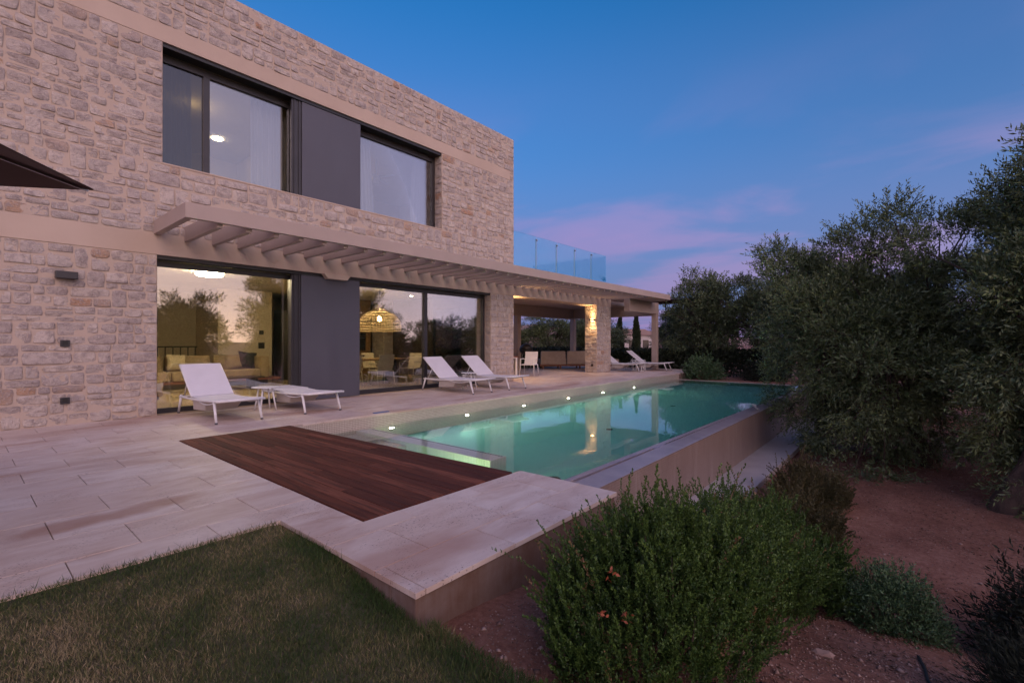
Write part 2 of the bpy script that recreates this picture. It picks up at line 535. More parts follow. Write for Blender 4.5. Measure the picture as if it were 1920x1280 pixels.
M['gravel'] = leafmat('gravel_stone', (0.12, 0.065, 0.05), (0.36, 0.25, 0.21), (0.2, 0.12, 0.1), 0.9)
M['hill'] = mat('dry_hillside', (0.36, 0.20, 0.15), (0.24, 0.15, 0.11), 0.95, 0.05, kind='World')
M['lampglow'] = emit('ceiling_lamp_glow', (1.0, 0.78, 0.46), 85)
M['bulb'] = emit('bulb_glow', (1.0, 0.70, 0.34), 230)
M['spot'] = emit('downlight_glow', (1.0, 0.74, 0.42), 190)
M['poolglow'] = emit('pool_lamp_glow', (1.0, 0.92, 0.62), 520)
M['sconceglow'] = emit('sconce_glow', (1.0, 0.58, 0.22), 25)
M['screen'] = mat('oven_glass', (0.02, 0.02, 0.022), (0.05, 0.045, 0.05), 0.1, 5)


# ------------------------------------------------------------------ mesh helpers
class MB:
    def __init__(self):
        self.v, self.f, self.a, self.k = [], [], [], []

    def add(self, vs, fs, rnd=None, ctr=None):
        o = len(self.v)
        self.v.extend(vs)
        self.f.extend([tuple(i + o for i in f) for f in fs])
        self.a.extend([rnd if rnd is not None else 0.5] * len(vs))
        self.k.extend(ctr if ctr is not None else [0.0] * len(vs))
        return self

    def box(self, x0, x1, y0, y1, z0, z1, rnd=None):
        vs = [(x0, y0, z0), (x1, y0, z0), (x1, y1, z0), (x0, y1, z0), (x0, y0, z1), (x1, y0, z1), (x1, y1, z1), (x0, y1, z1)]
        fs = [(0, 3, 2, 1), (4, 5, 6, 7), (0, 1, 5, 4), (1, 2, 6, 5), (2, 3, 7, 6), (3, 0, 4, 7)]
        return self.add(vs, fs, rnd)

    def hexa(self, lower, upper):
        vs = list(lower) + list(upper)
        fs = [(0, 3, 2, 1), (4, 5, 6, 7), (0, 1, 5, 4), (1, 2, 6, 5), (2, 3, 7, 6), (3, 0, 4, 7)]
        return self.add(vs, fs)

    def bar(self, p, q, w, h, up=(0, 0, 1)):
        p, q = Vector(p), Vector(q)
        d = (q - p).normalized()
        s = d.cross(Vector(up))
        if s.length < 1e-4:
            s = Vector((1, 0, 0))
        s.normalize()
        t = s.cross(d).normalized()
        c = [(-1, -1), (1, -1), (1, 1), (-1, 1)]
        vs = [tuple(p + s * a * w / 2 + t * b_ * h / 2) for a, b_ in c] + [tuple(q + s * a * w / 2 + t * b_ * h / 2) for a, b_ in c]
        fs = [(0, 1, 2, 3), (7, 6, 5, 4), (0, 4, 5, 1), (1, 5, 6, 2), (2, 6, 7, 3), (3, 7, 4, 0)]
        return self.add(vs, fs)

    def tube(self, pts, rad, n=8, cap=True):
        pts = [Vector(p) for p in pts]
        rads = rad if isinstance(rad, (list, tuple)) else [rad] * len(pts)
        vs, fs = [], []
        prev = None
        for i, p in enumerate(pts):
            d = (pts[min(i + 1, len(pts) - 1)] - pts[max(i - 1, 0)]).normalized()
            s = prev if prev is not None else (Vector((0, 0, 1)) if abs(d.z) < 0.9 else Vector((1, 0, 0)))
            s = (s - d * s.dot(d)).normalized()
            prev = s
            t = d.cross(s)
            for k in range(n):
                a = 2 * math.pi * k / n
                vs.append(tuple(p + (s * math.cos(a) + t * math.sin(a)) * rads[i]))
        for i in range(len(pts) - 1):
            for k in range(n):
                fs.append((i * n + k, i * n + (k + 1) % n, (i + 1) * n + (k + 1) % n, (i + 1) * n + k))
        if cap:
            fs.append(tuple(range(n - 1, -1, -1)))
            fs.append(tuple((len(pts) - 1) * n + k for k in range(n)))
        return self.add(vs, fs)

    def lathe(self, prof, n=24, c=(0, 0, 0)):
        vs, fs = [], []
        for r, z in prof:
            for k in range(n):
                a = 2 * math.pi * k / n
                vs.append((c[0] + r * math.cos(a), c[1] + r * math.sin(a), c[2] + z))
        for i in range(len(prof) - 1):
            for k in range(n):
                fs.append((i * n + k, i * n + (k + 1) % n, (i + 1) * n + (k + 1) % n, (i + 1) * n + k))
        if prof[0][0] > 1e-4:
            fs.append(tuple(range(n - 1, -1, -1)))
        if prof[-1][0] > 1e-4:
            fs.append(tuple((len(prof) - 1) * n + k for k in range(n)))
        return self.add(vs, fs)

    def mesh(self, name, m, smooth=False, bevel=0.0):
        me = bpy.data.meshes.new(name)
        me.from_pydata(self.v, [], self.f)
        at = me.attributes.new('rnd', 'FLOAT', 'POINT')
        at.data.foreach_set('value', self.a)
        if any(self.k):
            at = me.attributes.new('ctr', 'FLOAT', 'POINT')
            at.data.foreach_set('value', self.k)
        if bevel:
            bm = bmesh.new()
            bm.from_mesh(me)
            es = [e for e in bm.edges if len(e.link_faces) == 2 and e.calc_face_angle(0) > R(35)]
            bmesh.ops.bevel(bm, geom=es, offset=bevel, segments=2, affect='EDGES', profile=0.6, clamp_overlap=True)
            bm.to_mesh(me)
            bm.free()
        for q in (m if isinstance(m, (list, tuple)) else [m]):
            me.materials.append(q)
        if smooth:
            me.polygons.foreach_set('use_smooth', [True] * len(me.polygons))
        me.update()
        return me

    def build(self, name, m, parent=None, smooth=False, bevel=0.0, **kw):
        return link(name, self.mesh(name, m, smooth, bevel), parent, **kw)


def link(name, data, parent=None, loc=None, rz=0, kind=None):
    o = bpy.data.objects.new(name, data)
    COL.objects.link(o)
    if parent is not None:
        o.parent = parent
    if loc is not None:
        o.location = loc
    if rz:
        o.rotation_euler = (0, 0, rz)
    if kind:
        o['kind'] = kind
    return o


def tag(o, label, cat, group=None):
    o['label'] = label
    o['category'] = cat
    if group:
        o['group'] = group
    return o


def thing(name, label, cat, loc=(0, 0, 0), rz=0, group=None):
    return tag(link(name, None, None, loc, rz), label, cat, group)


def copy_tree(o, parent=None):
    c = o.copy()
    COL.objects.link(c)
    c.parent = parent
    for ch in list(o.children):
        copy_tree(ch, c)
    return c


def dup(root, loc, rz, label):
    c = copy_tree(root)
    c.location = loc
    c.rotation_euler = (0, 0, rz)
    c['label'] = label
    return c


def np_mesh(name, V, F, m, rnd=None):
    me = bpy.data.meshes.new(name)
    nv, nf, k = len(V), len(F), F.shape[1]
    me.vertices.add(nv)
    me.vertices.foreach_set('co', np.ascontiguousarray(V, dtype=np.float32).ravel())
    me.loops.add(nf * k)
    me.loops.foreach_set('vertex_index', np.ascontiguousarray(F, dtype=np.int32).ravel())
    me.polygons.add(nf)
    me.polygons.foreach_set('loop_start', np.arange(0, nf * k, k, dtype=np.int32))
    if rnd is not None:
        at = me.attributes.new('rnd', 'FLOAT', 'POINT')
        at.data.foreach_set('value', np.ascontiguousarray(rnd, dtype=np.float32))
    me.materials.append(m)
    me.update(calc_edges=True)
    return me


def norm(a):
    return a / np.maximum(np.linalg.norm(a, axis=1, keepdims=True), 1e-9)


def diamonds(P, D, L, Wd, rnd, g=nr, fold=0.15):
    """one pointed leaf (a quad folded on its axis) for each base P and direction D"""
    n = len(P)
    D = norm(D)
    S = norm(np.cross(D, g.normal(size=(n, 3))))
    N = np.cross(S, D)
    L = np.broadcast_to(np.asarray(L, float), (n,))[:, None]
    Wd = np.broadcast_to(np.asarray(Wd, float), (n,))[:, None]
    V = np.empty((n, 4, 3))
    V[:, 0] = P
    V[:, 1] = P + D * L * 0.45 + S * Wd * 0.5 + N * Wd * fold
    V[:, 2] = P + D * L
    V[:, 3] = P + D * L * 0.45 - S * Wd * 0.5 + N * Wd * fold
    F = np.arange(n * 4).reshape(n, 4)
    return V.reshape(-1, 3), F, np.repeat(rnd, 4)


def smooth01(t):
    t = min(max(t, 0.0), 1.0)
    return t * t * (3 - 2 * t)


def ground_z(x, y):
    z = -0.24 - 0.92 * smooth01((x - 1.7) / 4.2)
    z += 0.92 * smooth01((x - 16.5) / 3.5) * smooth01((y + 2) / 5.0)
    z -= 0.10 * smooth01((x - 18) / 10)
    z += 0.035 * mnoise.noise((x * 0.8, y * 0.8, 3.1)) + 0.02 * mnoise.noise((x * 2.7, y * 2.7, 8.0))
    if math.hypot(x, y) > 40:
        z = -0.4
    return z


# ------------------------------------------------------------------ ground
def axis(marks, lo, hi, fine0, fine1, step):
    s = set(round(q, 4) for q in marks)
    q = fine0
    while q <= fine1:
        s.add(round(q, 4))
        q += step
    d = step
    q = fine1
    while q < hi:
        d *= 1.45
        q = min(q + d, hi)
        s.add(round(q, 4))
    d = step
    q = fine0
    while q > lo:
        d *= 1.45
        q = max(q - d, lo)
        s.add(round(q, 4))
    a = sorted(s)
    o = [a[0]]
    for q in a[1:]:
        if q - o[-1] > 0.02 or q in marks:
            if q - o[-1] <= 0.02 and o[-1] not in marks:
                o[-1] = q
            elif q - o[-1] > 1e-6:
                o.append(q)
    return o


HOLES = [(-30, 3.66, 2.05, 19.2), (3.66, 19.2, 2.68, 19.2), (19.2, 22.5, 7.5, 19.2)]
xs = axis([-30, 3.66, 19.2, 22.5], -2500, 2500, -1.0, 24, 0.22)
ys = axis([2.05, 2.68, 7.5, 19.2], -2500, 2500, -5.0, 8, 0.22)
gv = [(x, y, ground_z(x, y)) for y in ys for x in xs]
gf = []
nx = len(xs)
for j in range(len(ys) - 1):
    for i in range(nx - 1):
        mx_, my_ = (xs[i] + xs[i + 1]) / 2, (ys[j] + ys[j + 1]) / 2
        if any(a < mx_ < b_ and c < my_ < d for a, b_, c, d in HOLES):
            continue
        gf.append((j * nx + i, j * nx + i + 1, (j + 1) * nx + i + 1, (j + 1) * nx + i))
mb = MB()
mb.add(gv, gf)
mb.build('ground', M['soil'], smooth=True, kind='structure')

# hills far behind the terrace
mb = MB()
ring = []
for rr, hh in ((240, -2), (330, 0.55), (420, 1.0), (560, 0.8), (900, -2)):
    row = []
    for k in range(90):
        a = R(-40) + R(130) * k / 89
        prof = 13 + 9 * math.exp(-((math.degrees(a) - 41) / 13.0) ** 2) + 4 * mnoise.noise((a * 9, 1.3, 0)) + 1.5 * mnoise.noise((a * 31, 5.3, 0))
        prof *= smooth01((math.degrees(a) + 5) / 30.0)
        row.append((rr * math.cos(a), rr * math.sin(a), -4 + hh * prof * (1 if hh > 0 else 0)))
    ring.append(row)
hv = [p for row in ring for p in row]
hf = [(j * 90 + i, j * 90 + i + 1, (j + 1) * 90 + i + 1, (j + 1) * 90 + i) for j in range(4) for i in range(89)]
mb.add(hv, [f[::-1] for f in hf])
mb.build('hills', M['hill'], smooth=True, kind='structure')


# lawn
def lawn_z(x, y):
    return -0.022 - 0.13 * smooth01((x - 0.3) / 1.2) * smooth01((3.3 - y) / 1.5) + 0.008 * mnoise.noise((x * 2, y * 2, 0))


def lawn_edge(y):
    return 1.535 + 0.03 * math.sin(y * 3.1) + (0.02 if y < 1.9 else 0.0)


mb = MB()
lx = [-26, -12, -6, -3.5] + [-2.5 + 0.2 * i for i in range(20)]
ly = [-26, -14, -8, -5, -3.5] + [-2.8 + 0.2 * i for i in range(32)]
ly = [y for y in ly if y < 3.5] + [3.535]
lv, lf = [], []
for y in ly:
    for x in lx:
        lv.append((x, y, lawn_z(x, y)))
    lv.append((lawn_edge(y), y, lawn_z(1.5, y)))
    lv.append((lawn_edge(y) + 0.09, y, lawn_z(1.5, y) - 0.14) if y < 1.9 else (lawn_edge(y) + 0.012, y, lawn_z(1.5, y) - 0.1))
n = len(lx) + 2
for j in range(len(ly) - 1):
    for i in range(n - 1):
        lf.append((j * n + i, j * n + i + 1, (j + 1) * n + i + 1, (j + 1) * n + i))
mb.add(lv, lf)
mb.build('lawn', M['lawnsoil'], smooth=True, kind='structure')

NB = 520000
px = nr.uniform(-2.2, 1.62, NB)
py = 3.55 - nr.power(1.25, NB) * 4.2
fwd = px * fw.x + py * fw.y
rgt = px * fw.y - py * fw.x
keep = (fwd > 0.7) & (np.abs(rgt) < fwd * 1.25)
px, py = px[keep], py[keep]
ed = np.array([lawn_edge(y) for y in py])
keep = px < ed + 0.07 * (py < 1.9) + 0.004
px, py = px[keep], py[keep]
pz = np.array([lawn_z(min(x, 1.5), y) for x, y in zip(px, py)])
patch = np.array([mnoise.noise((x * 1.6, y * 1.6, 4.0)) + 0.6 * mnoise.noise((x * 5.0, y * 5.0, 9.0)) for x, y in zip(px, py)])
edgeg = np.clip((0.22 - np.minimum(np.abs(3.53 - py), np.abs(1.54 - px))) * 1.6, 0, 0.4)
n = len(px)
P = np.stack([px, py, pz - 0.004], 1)
D = np.stack([nr.normal(0, 0.55, n), nr.normal(0, 0.55, n), np.full(n, 1.0)], 1)
L = nr.uniform(0.014, 0.038, n) * (1 + edgeg * 2.2) * np.where(nr.random(n) < 0.015, 1.8, 1.0)
rn = np.clip(0.45 + 0.55 * patch + nr.normal(0, 0.22, n) - edgeg, 0, 1)
V, F, A = diamonds(P, D, L, nr.uniform(0.0018, 0.0034, n), rn)
link('grass', np_mesh('grass', V, F, M['grass'], A), kind='stuff')

# ------------------------------------------------------------------ terrace with its paving slabs
terrace = link('terrace', None, kind='structure')
XE = 22.5
mb = MB()
mb.box(-26, 1.93, 3.545, 7.405, -0.3, -0.012)
mb.box(1.57, 3.70, 2.0, 3.02, -0.3, -0.012)
mb.box(1.57, 1.93, 3.02, 3.545, -0.3, -0.012)
mb.box(-26, 19.38, 7.41, 10.3, -0.32, -0.012)
mb.box(12.2, XE, 10.3, 14.6, -0.32, -0.012)
mb.box(19.38, XE, 7.41, 10.3, -0.32, -0.012)
mb.build('slab_bed', M['grout'], terrace)
mb = MB()
mb.box(1.565, 3.715, 1.985, 2.2, -1.35, -0.034)
mb.box(3.4, 3.715, 2.2, 2.62, -1.35, -0.034)
mb.box(1.565, 1.9, 2.2, 3.545, -0.6, -0.034)
mb.box(19.39, XE, 7.42, 7.6, -0.8, -0.034)
mb.build('retaining_wall', M['retain'], terrace, bevel=0.008)

tiles = []


def pave(x0, x1, y0, y1, rows, offs):
    for i in range(len(rows) - 1):
        a, b_ = max(rows[i], y0), min(rows[i + 1], y1)
        if b_ - a < 0.03:
            continue
        k = math.floor((x0 - offs[i % len(offs)]) / 0.735)
        while True:
            c = offs[i % len(offs)] + k * 0.735
            d = c + 0.735
            k += 1
            if c > x1 - 0.09:
                break
            c, d = max(c, x0), (x1 if d > x1 - 0.09 else d)
            if d - c > 0.03:
                tiles.append((c, d, a, b_))


rowsA = [3.36 + 0.48 * i for i in range(30)]
offA = [0.435, 0.80]
pave(-2.2, 1.93, 3.535, 7.42, rowsA, offA)
pave(1.55, 3.73, 1.965, 3.045, [1.965, 2.34, 2.83, 3.045], [2.355, 1.95, 2.24])
pave(1.55, 1.93, 3.045, 3.535, [3.045, 3.535], [1.2])
pave(-2.2, 19.42, 7.42, 10.22, rowsA, offA)
pave(12.12, XE, 10.22, 14.62, rowsA, offA)
pave(19.42, XE, 7.41, 10.22, rowsA, offA)


def seen(x, y, z):
    f_ = x * fw.x + y * fw.y
    if f_ < 0.3:
        return None
    return 960 + 890 * (x * fw.y - y * fw.x) / f_, 641 - 890 * (z - 1.3) / f_, f_


def rank(x, y, z, area):
    s = seen(x, y, z)
    if s is None:
        return -1
    u, v, d = s
    if u < -60 or u > 1980 or v < -60 or v > 1340:
        return -1
    return area / d ** 2


tl = []
for (c, d, a, b_) in tiles:
    mx_, my_ = (c + d) / 2, (a + b_) / 2
    s = seen(mx_, my_, 0)
    tl.append((rank(mx_, my_, 0, (d - c) * (b_ - a)) * (1.0 / (s[2] if s else 1)), c, d, a, b_))
tl.sort(key=lambda q: -q[0])
rest = MB()
for i, (rk, c, d, a, b_) in enumerate(tl):
    g = 0.0028
    dz = rng.uniform(-0.0012, 0.0012)
    t = rest if (i >= 300 or rk < 0) else MB()
    t.box(c + g, d - g, a + g, b_ - g, -0.032, dz, rng.random())
    if t is not rest:
        t.build('paving_slab', M['travertine'], terrace, bevel=0.002)
rest.build('distant_paving', M['travertine'], terrace, kind='stuff')

# ------------------------------------------------------------------ pool
WZ = -0.23
basin = link('pool_basin', None, kind='structure')
mb = MB()
mb.box(3.2, 19.3, 2.60, 7.6, -1.62, -1.42)
mb.build('pool_floor', M['mosXY'], basin)
mb = MB()
mb.box(3.2, 19.36, 7.395, 7.62, -1.42, -0.014)
mb.build('pool_wall', M['mosXZ'], basin)
mb = MB()
mb.box(3.18, 3.36, 2.6, 7.395, -1.42, -0.05)
mb.build('pool_wall', M['mosYZ'], basin)
mb = MB()
mb.box(19.06, 19.36, 2.7, 7.395, -1.42, WZ + 0.004)
mb.build('pool_wall', M['mosYZ'], basin)
wi0, wi1, wo0, wo1 = 2.965, 2.865, 2.56, 2.70
mb = MB()
x0, x1 = 3.5, 19.36
mb.hexa([(x0, wo0, -1.42), (x1, wo1, -1.42), (x1, wi1, -1.42), (x0, wi0, -1.42)],
        [(x0, wo0, WZ - 0.035), (x1, wo1, WZ - 0.035), (x1, wi1, WZ - 0.035), (x0, wi0, WZ - 0.035)])
mb.build('weir_wall', M['mosweir'], basin)
mb = MB()
mb.hexa([(x0, wo0 - 0.006, WZ - 0.035), (x1, wo1 - 0.006, WZ - 0.035), (x1, wi1, WZ - 0.035), (x0, wi0, WZ - 0.035)],
        [(x0, wo0 - 0.006, WZ - 0.022), (x1, wo1 - 0.006, WZ - 0.022), (x1, wi1, WZ + 0.005), (x0, wi0, WZ + 0.005)])
mb.build('weir_crest', M['crest'], basin)
mb = MB()
mb.box(3.72, 19.3, 1.98, 2.70, -1.4, -1.06)
mb.build('overflow_ledge', M['ledge'], basin, bevel=0.01)
# bench wall under water beside the entry steps
mb = MB()
mb.box(4.54, 4.86, 4.22, 7.39, -1.42, -0.30)
mb.build('bench_wall', M['mosXY'], basin, bevel=0.006)
mb = MB()
for k in range(62):
    y = 4.25 + k * 0.05
    mb.box(4.80, 4.835, y, y + 0.028, -0.301, -0.296)
mb.build('edge_marker_tiles', M['black'], basin, kind='stuff')
for k in range(4):
    mb = MB()
    mb.box(3.36, 3.62 + k * 0.0, 4.6, 7.39, -0.62, -0.60) if k == 9 else None
for i in range(3):
    mb = MB()
    mb.box(3.36, 4.54, 5.3 + i * 0.34, 7.39, -1.42 + i * 0.30, -1.12 + i * 0.30)
    mb.build('entry_step', M['mosYZ'], basin, bevel=0.006)
# coping lip along the house side
mb = MB()
mb.box(3.60, 19.42, 7.385, 7.418, -0.033, -0.002)
mb.build('coping', M['travertine'], basin, bevel=0.003)
# water
mb = MB()
mb.box(3.25, 19.2, 2.84, 7.5, -1.55, WZ)
link('water', mb.mesh('water', M['water']), kind='structure')

for (x, y, r2, lab) in ((5.35, 3.80, 0.11, 'large dark round drain cover under water near the pool corner'),
                        (8.6, 4.7, 0.07, 'small dark drain cover on pool floor under pillar reflection'),
                        (12.4, 4.9, 0.07, 'small dark drain cover on pool floor farthest from deck')):
    t = thing('pool_drain', lab, 'drain cover', (x, y, -1.42))
    mb = MB()
    mb.lathe([(r2, 0.0), (r2, 0.012), (r2 * 0.86, 0.02)], 20)
    mb.build('rim', M['rubber'], t)
    mb = MB()
    for k in range(-3, 4):
        w = math.sqrt(max(0.0, 1 - (k / 3.6) ** 2)) * r2 * 0.82
        mb.box(-w, w, k * r2 * 0.22 - 0.006, k * r2 * 0.22 + 0.006, 0.018, 0.026)
    mb.build('grille', M['black'], t)

names = ['nearest the wooden deck', 'second from the wooden deck', 'third from the wooden deck', 'fourth from the wooden deck',
         'fifth from the wooden deck', 'sixth from the deck, nearest the far pool end']
lights = []
for i, x in enumerate((5.25, 7.2, 9.15, 11.12, 13.05, 15.2)):
    t = thing('pool_light', 'glowing underwater light in mosaic pool wall, ' + names[i], 'pool light', (x, 7.395, WZ - 0.28), group='underwater lights along the house side')
    mb = MB()
    mb.tube([(0, 0.01, 0), (0, -0.03, 0)], 0.055, 16)
    mb.build('bezel', M['steel'], t)
    mb = MB()
    mb.tube([(0, -0.031, 0), (0, -0.036, 0)], 0.042, 16)
    mb.build('lens', M['poolglow'], t)
t = thing('pool_light', 'underwater light below the wooden deck edge shining on bench wall', 'pool light', (3.362, 4.45, -0.62), group='underwater lights by the deck')
mb = MB()
mb.tube([(-0.01, 0, 0), (0.03, 0, 0)], 0.055, 16)
mb.build('bezel', M['steel'], t)
mb = MB()
mb.tube([(0.031, 0, 0), (0.036, 0, 0)], 0.045, 16)
mb.build('lens', emit('deck_pool_lamp_glow', (1.0, 0.90, 0.45), 520), t)

# ------------------------------------------------------------------ wooden deck
deck = thing('wooden_deck', 'dark reddish brown wooden deck at the corner of the pool', 'deck', (0, 0, 0))
mb = MB()
mb.box(1.95, 3.34, 3.06, 7.38, -0.07, -0.035)
mb.build('joist_bed', M['black'], deck)
NPL = 13


def deckx(s, y):
    t_ = (y - 3.05) / 4.35
    xr = 3.615 + (3.40 - 3.615) * t_
    return 1.942 + (xr - 1.942) * s


for i in range(NPL):
    s0, s1 = i / NPL, (i + 1) / NPL
    cuts = [3.055] + sorted(rng.uniform(3.6, 6.9) for _ in range(rng.choice((1, 1, 2)))) + [7.405]
    for a, b_ in zip(cuts[:-1], cuts[1:]):
        if b_ - a < 0.25:
            continue
        mb = MB()
        g = 0.0025
        lo = [(deckx(s0, a) + g, a + g, -0.034), (deckx(s1, a) - g, a + g, -0.034), (deckx(s1, b_) - g, b_ - g, -0.034), (deckx(s0, b_) + g, b_ - g, -0.034)]
        dz = rng.uniform(-0.001, 0.0015)
        mb.hexa(lo, [(x, y, dz + 0.004) for x, y, z in lo])
        mb.a = [rng.random()] * len(mb.a)
        mb.build('plank', M['deck'], deck, bevel=0.002)

# ------------------------------------------------------------------ villa
villa = thing('stone_villa', 'two storey rubble stone villa with flat roof and dark windows', 'house', (0, 0, 0))
FY = 10.2
wall = MB()
XL, XR = -3.0, 12.12
YB = FY + 0.36
wall.box(XL, 2.34, FY, YB, -0.3, 2.84)
wall.box(XL, XR, FY, YB, 3.22, 4.47)
wall.box(XL, 2.42, FY, YB, 4.47, 6.64)
wall.box(8.97, XR, FY, YB, 4.47, 6.64)
wall.box(XL, XR, FY, YB, 6.95, 8.03)
wall.box(11.92, XR, FY, YB, 6.64, 6.95)
wall.box(XR - 0.36, XR, YB, 19.2, 3.3, 8.03)
wall.box(XL, XR, 19.2, 19.5, -0.3, 8.03)
wall.box(XL, XL + 0.3, YB, 19.2, -0.3, 8.03)
wallo = wall.build('wall', M['mortar'], villa)
c1 = MB()
c1.box(11.0, XR, FY, FY + 0.62, -0.03, 2.84)
col1 = c1.build('pillar', M['mortar'], villa)
c2 = MB()
c2.box(17.56, 18.76, FY, FY + 0.57, -0.03, 2.84)
col2 = c2.build('pillar', M['mortar'], villa)

mb = MB()
mb.box(XL, 18.78, FY - 0.012, FY + 0.60, 2.842, 3.218)
mb.build('concrete_band', M['plaster'], villa, bevel=0.006)
mb = MB()
mb.box(XL, 11.918, FY - 0.008, YB - 0.02, 6.642, 6.948)
mb.build('concrete_band', M['plaster'], villa, bevel=0.006)
mb = MB()
mb.box(2.40, 8.99, FY - 0.012, YB - 0.01, 4.462, 4.492)
mb.build('window_ledge', M['plaster'], villa, bevel=0.006)
mb = MB()
mb.hexa([(5.50, FY - 0.10, 2.735), (5.98, FY - 0.10, 2.735), (5.98, FY + 0.06, 2.735), (5.50, FY + 0.06, 2.735)],
        [(5.40, FY - 0.10, 2.839), (6.06, FY - 0.10, 2.839), (6.06, FY + 0.06, 2.839), (5.40, FY + 0.06, 2.839)])
mb.build('lintel_block', M['plaster'], villa, bevel=0.005)
mb = MB()
mb.box(XL + 0.3, XR - 0.36, YB, 19.2, 7.55, 7.75)
mb.build('roof', M['plaster'], villa)

# stones ------------------------------------------------------------
stones = []   # (rank, verts, faces, rnd, ctr, host)


def stone(O, U, Nn, u0, u1, v0, v1, host, proud=None):
    w, h = u1 - u0, v1 - v0
    if w < 0.05 or h < 0.045:
        return
    cu, cv = (u0 + u1) / 2, (v0 + v1) / 2
    pr = proud if proud is not None else rng.uniform(0.003, 0.014)
    nseg = 16
    rings = [(1.0, -0.012), (0.985, pr * 0.7), (0.90, pr), (0.52, pr + rng.uniform(-0.006, 0.010))]
    e = rng.uniform(4.5, 12.0)
    ph = rng.uniform(0, 6.28)
    jit = [1 + rng.uniform(-0.06, 0.05) for _ in range(nseg)]
    vs, kc = [], []
    tilt_u, tilt_v = rng.uniform(-0.012, 0.012), rng.uniform(-0.012, 0.012)
    for ri, (s, dpt) in enumerate(rings):
        for k in range(nseg):
            a = 2 * math.pi * k / nseg + math.pi / 4
            ca, sa = math.cos(a), math.sin(a)
            rr = (abs(ca) ** e + abs(sa) ** e) ** (-1 / e) * jit[k]
            du = max(-0.5, min(0.5, 0.5 * ca * rr)) * w * s
            dv = max(-0.5, min(0.5, 0.5 * sa * rr)) * h * s
            dd = dpt
            if ri >= 1:
                dd += tilt_u * du / w * 2 + tilt_v * dv / h * 2 + rng.uniform(-0.004, 0.004) * (0.5 + ri * 0.5)
            p = O + U * (cu + du) + Vector((0, 0, cv + dv)) + Nn * dd
            vs.append(tuple(p))
            kc.append((0.0, 0.35, 0.75, 1.0)[ri])
    vs.append(tuple(O + U * cu + Vector((0, 0, cv)) + Nn * (pr + rng.uniform(-0.002, 0.012))))
    kc.append(1.0)
    fs = []
    for ri in range(3):
        for k in range(nseg):
            k2 = (k + 1) % nseg
            fs.append((ri * nseg + k, ri * nseg + k2, (ri + 1) * nseg + k2, (ri + 1) * nseg + k))
    c = 4 * nseg
    for k in range(nseg):
        fs.append((3 * nseg + k, 3 * nseg + (k + 1) % nseg, c))
    cp = O + U * cu + Vector((0, 0, cv))
    stones.append((rank(cp.x, cp.y, cp.z, w * h), vs, fs, rng.random(), kc, host))


def stone_face(O, U, Nn, u0, u1, v0, v1, host, skip=()):
    """random squared rubble: bands cut into blocks, blocks cut into one to four stones"""
    O, U, Nn = Vector(O), Vector(U), Vector(Nn)

    def put(a, b_, c, d):
        j = [rng.uniform(0.003, 0.013) for _ in range(4)]
        a, b_, c, d = a + j[0], b_ - j[1], c + j[2], d - j[3]
        for (p, q, r2, s) in skip:
            if a < q and b_ > p and c < s and d > r2:
                return
        stone(O, U, Nn, a, b_, c, d, host)

    v = v0
    while v < v1 - 0.03:
        hb = rng.uniform(0.24, 0.37)
        if v + hb > v1 - 0.14:
            hb = v1 - v
        u = u0
        while u < u1 - 0.02:
            kind = rng.choice('aaabbccddeeef')
            wb = rng.uniform(0.16, 0.28) if kind == 'b' else rng.uniform(0.20, 0.38) if kind in 'af' else rng.uniform(0.34, 0.60)
            if u + wb > u1 - 0.14:
                wb = u1 - u
            a, b_, c, d = u, u + wb, v + rng.uniform(-0.012, 0.012) * (v > v0), v + hb + 0.0
            if hb < 0.24:
                n_ = max(1, round(wb / 0.38))
                for q in range(n_):
                    put(a + wb * q / n_, a + wb * (q + 1) / n_, c, d)
            elif wb < 0.3 and kind != 'b':
                m_ = c + (d - c) * rng.uniform(0.4, 0.6)
                put(a, b_, c, m_)
                put(a, b_, m_, d)
            else:
                m_ = c + (d - c) * rng.uniform(0.36, 0.64)
                x_ = a + wb * rng.uniform(0.33, 0.67)
                x2 = a + wb * rng.uniform(0.33, 0.67)
                if kind == 'b':
                    put(a, b_, c, d)
                elif kind == 'a':
                    put(a, b_, c, m_)
                    put(a, b_, m_, d)
                elif kind == 'c':
                    put(a, b_, c, m_)
                    put(a, x_, m_, d)
                    put(x_, b_, m_, d)
                elif kind == 'd':
                    put(a, x_, c, m_)
                    put(x_, b_, c, m_)
                    put(a, b_, m_, d)
                elif kind == 'e':
                    put(a, x_, c, m_)
                    put(x_, b_, c, m_)
                    put(a, x2, m_, d)
                    put(x2, b_, m_, d)
                else:
                    t1 = c + (d - c) * rng.uniform(0.24, 0.36)
                    t2 = c + (d - c) * rng.uniform(0.62, 0.76)
                    put(a, b_, c, t1)
                    put(a, b_, t1, t2)
                    put(a, b_, t2, d)
            u += wb
        v += hb


fx, fn = (1, 0, 0), (0, -1, 0)
O0 = (0, FY, 0)
stone_face(O0, fx, fn, -2.2, 2.34, 0.0, 2.84, wallo)
stone_face(O0, fx, fn, -2.2, XR, 3.22, 4.462, wallo)
stone_face(O0, fx, fn, -2.2, 2.42, 4.462, 6.642, wallo)
stone_face(O0, fx, fn, 8.97, XR, 4.462, 6.642, wallo)
stone_face(O0, fx, fn, 11.93, XR, 6.642, 6.948, wallo)
stone_face(O0, fx, fn, -2.2, XR, 6.948, 8.03, wallo)
stone_face((8.97, 0, 0), (0, -1, 0), (-1, 0, 0), -(FY + 0.29), -FY, 4.49, 6.57, wallo)
stone_face(O0, fx, fn, 11.0, XR, 0.0, 2.84, col1)
stone_face((11.0, 0, 0), (0, -1, 0), (-1, 0, 0), -(FY + 0.22), -FY, 0, 2.84, col1)
stone_face(O0, fx, fn, 17.56, 18.76, 0.0, 2.84, col2)
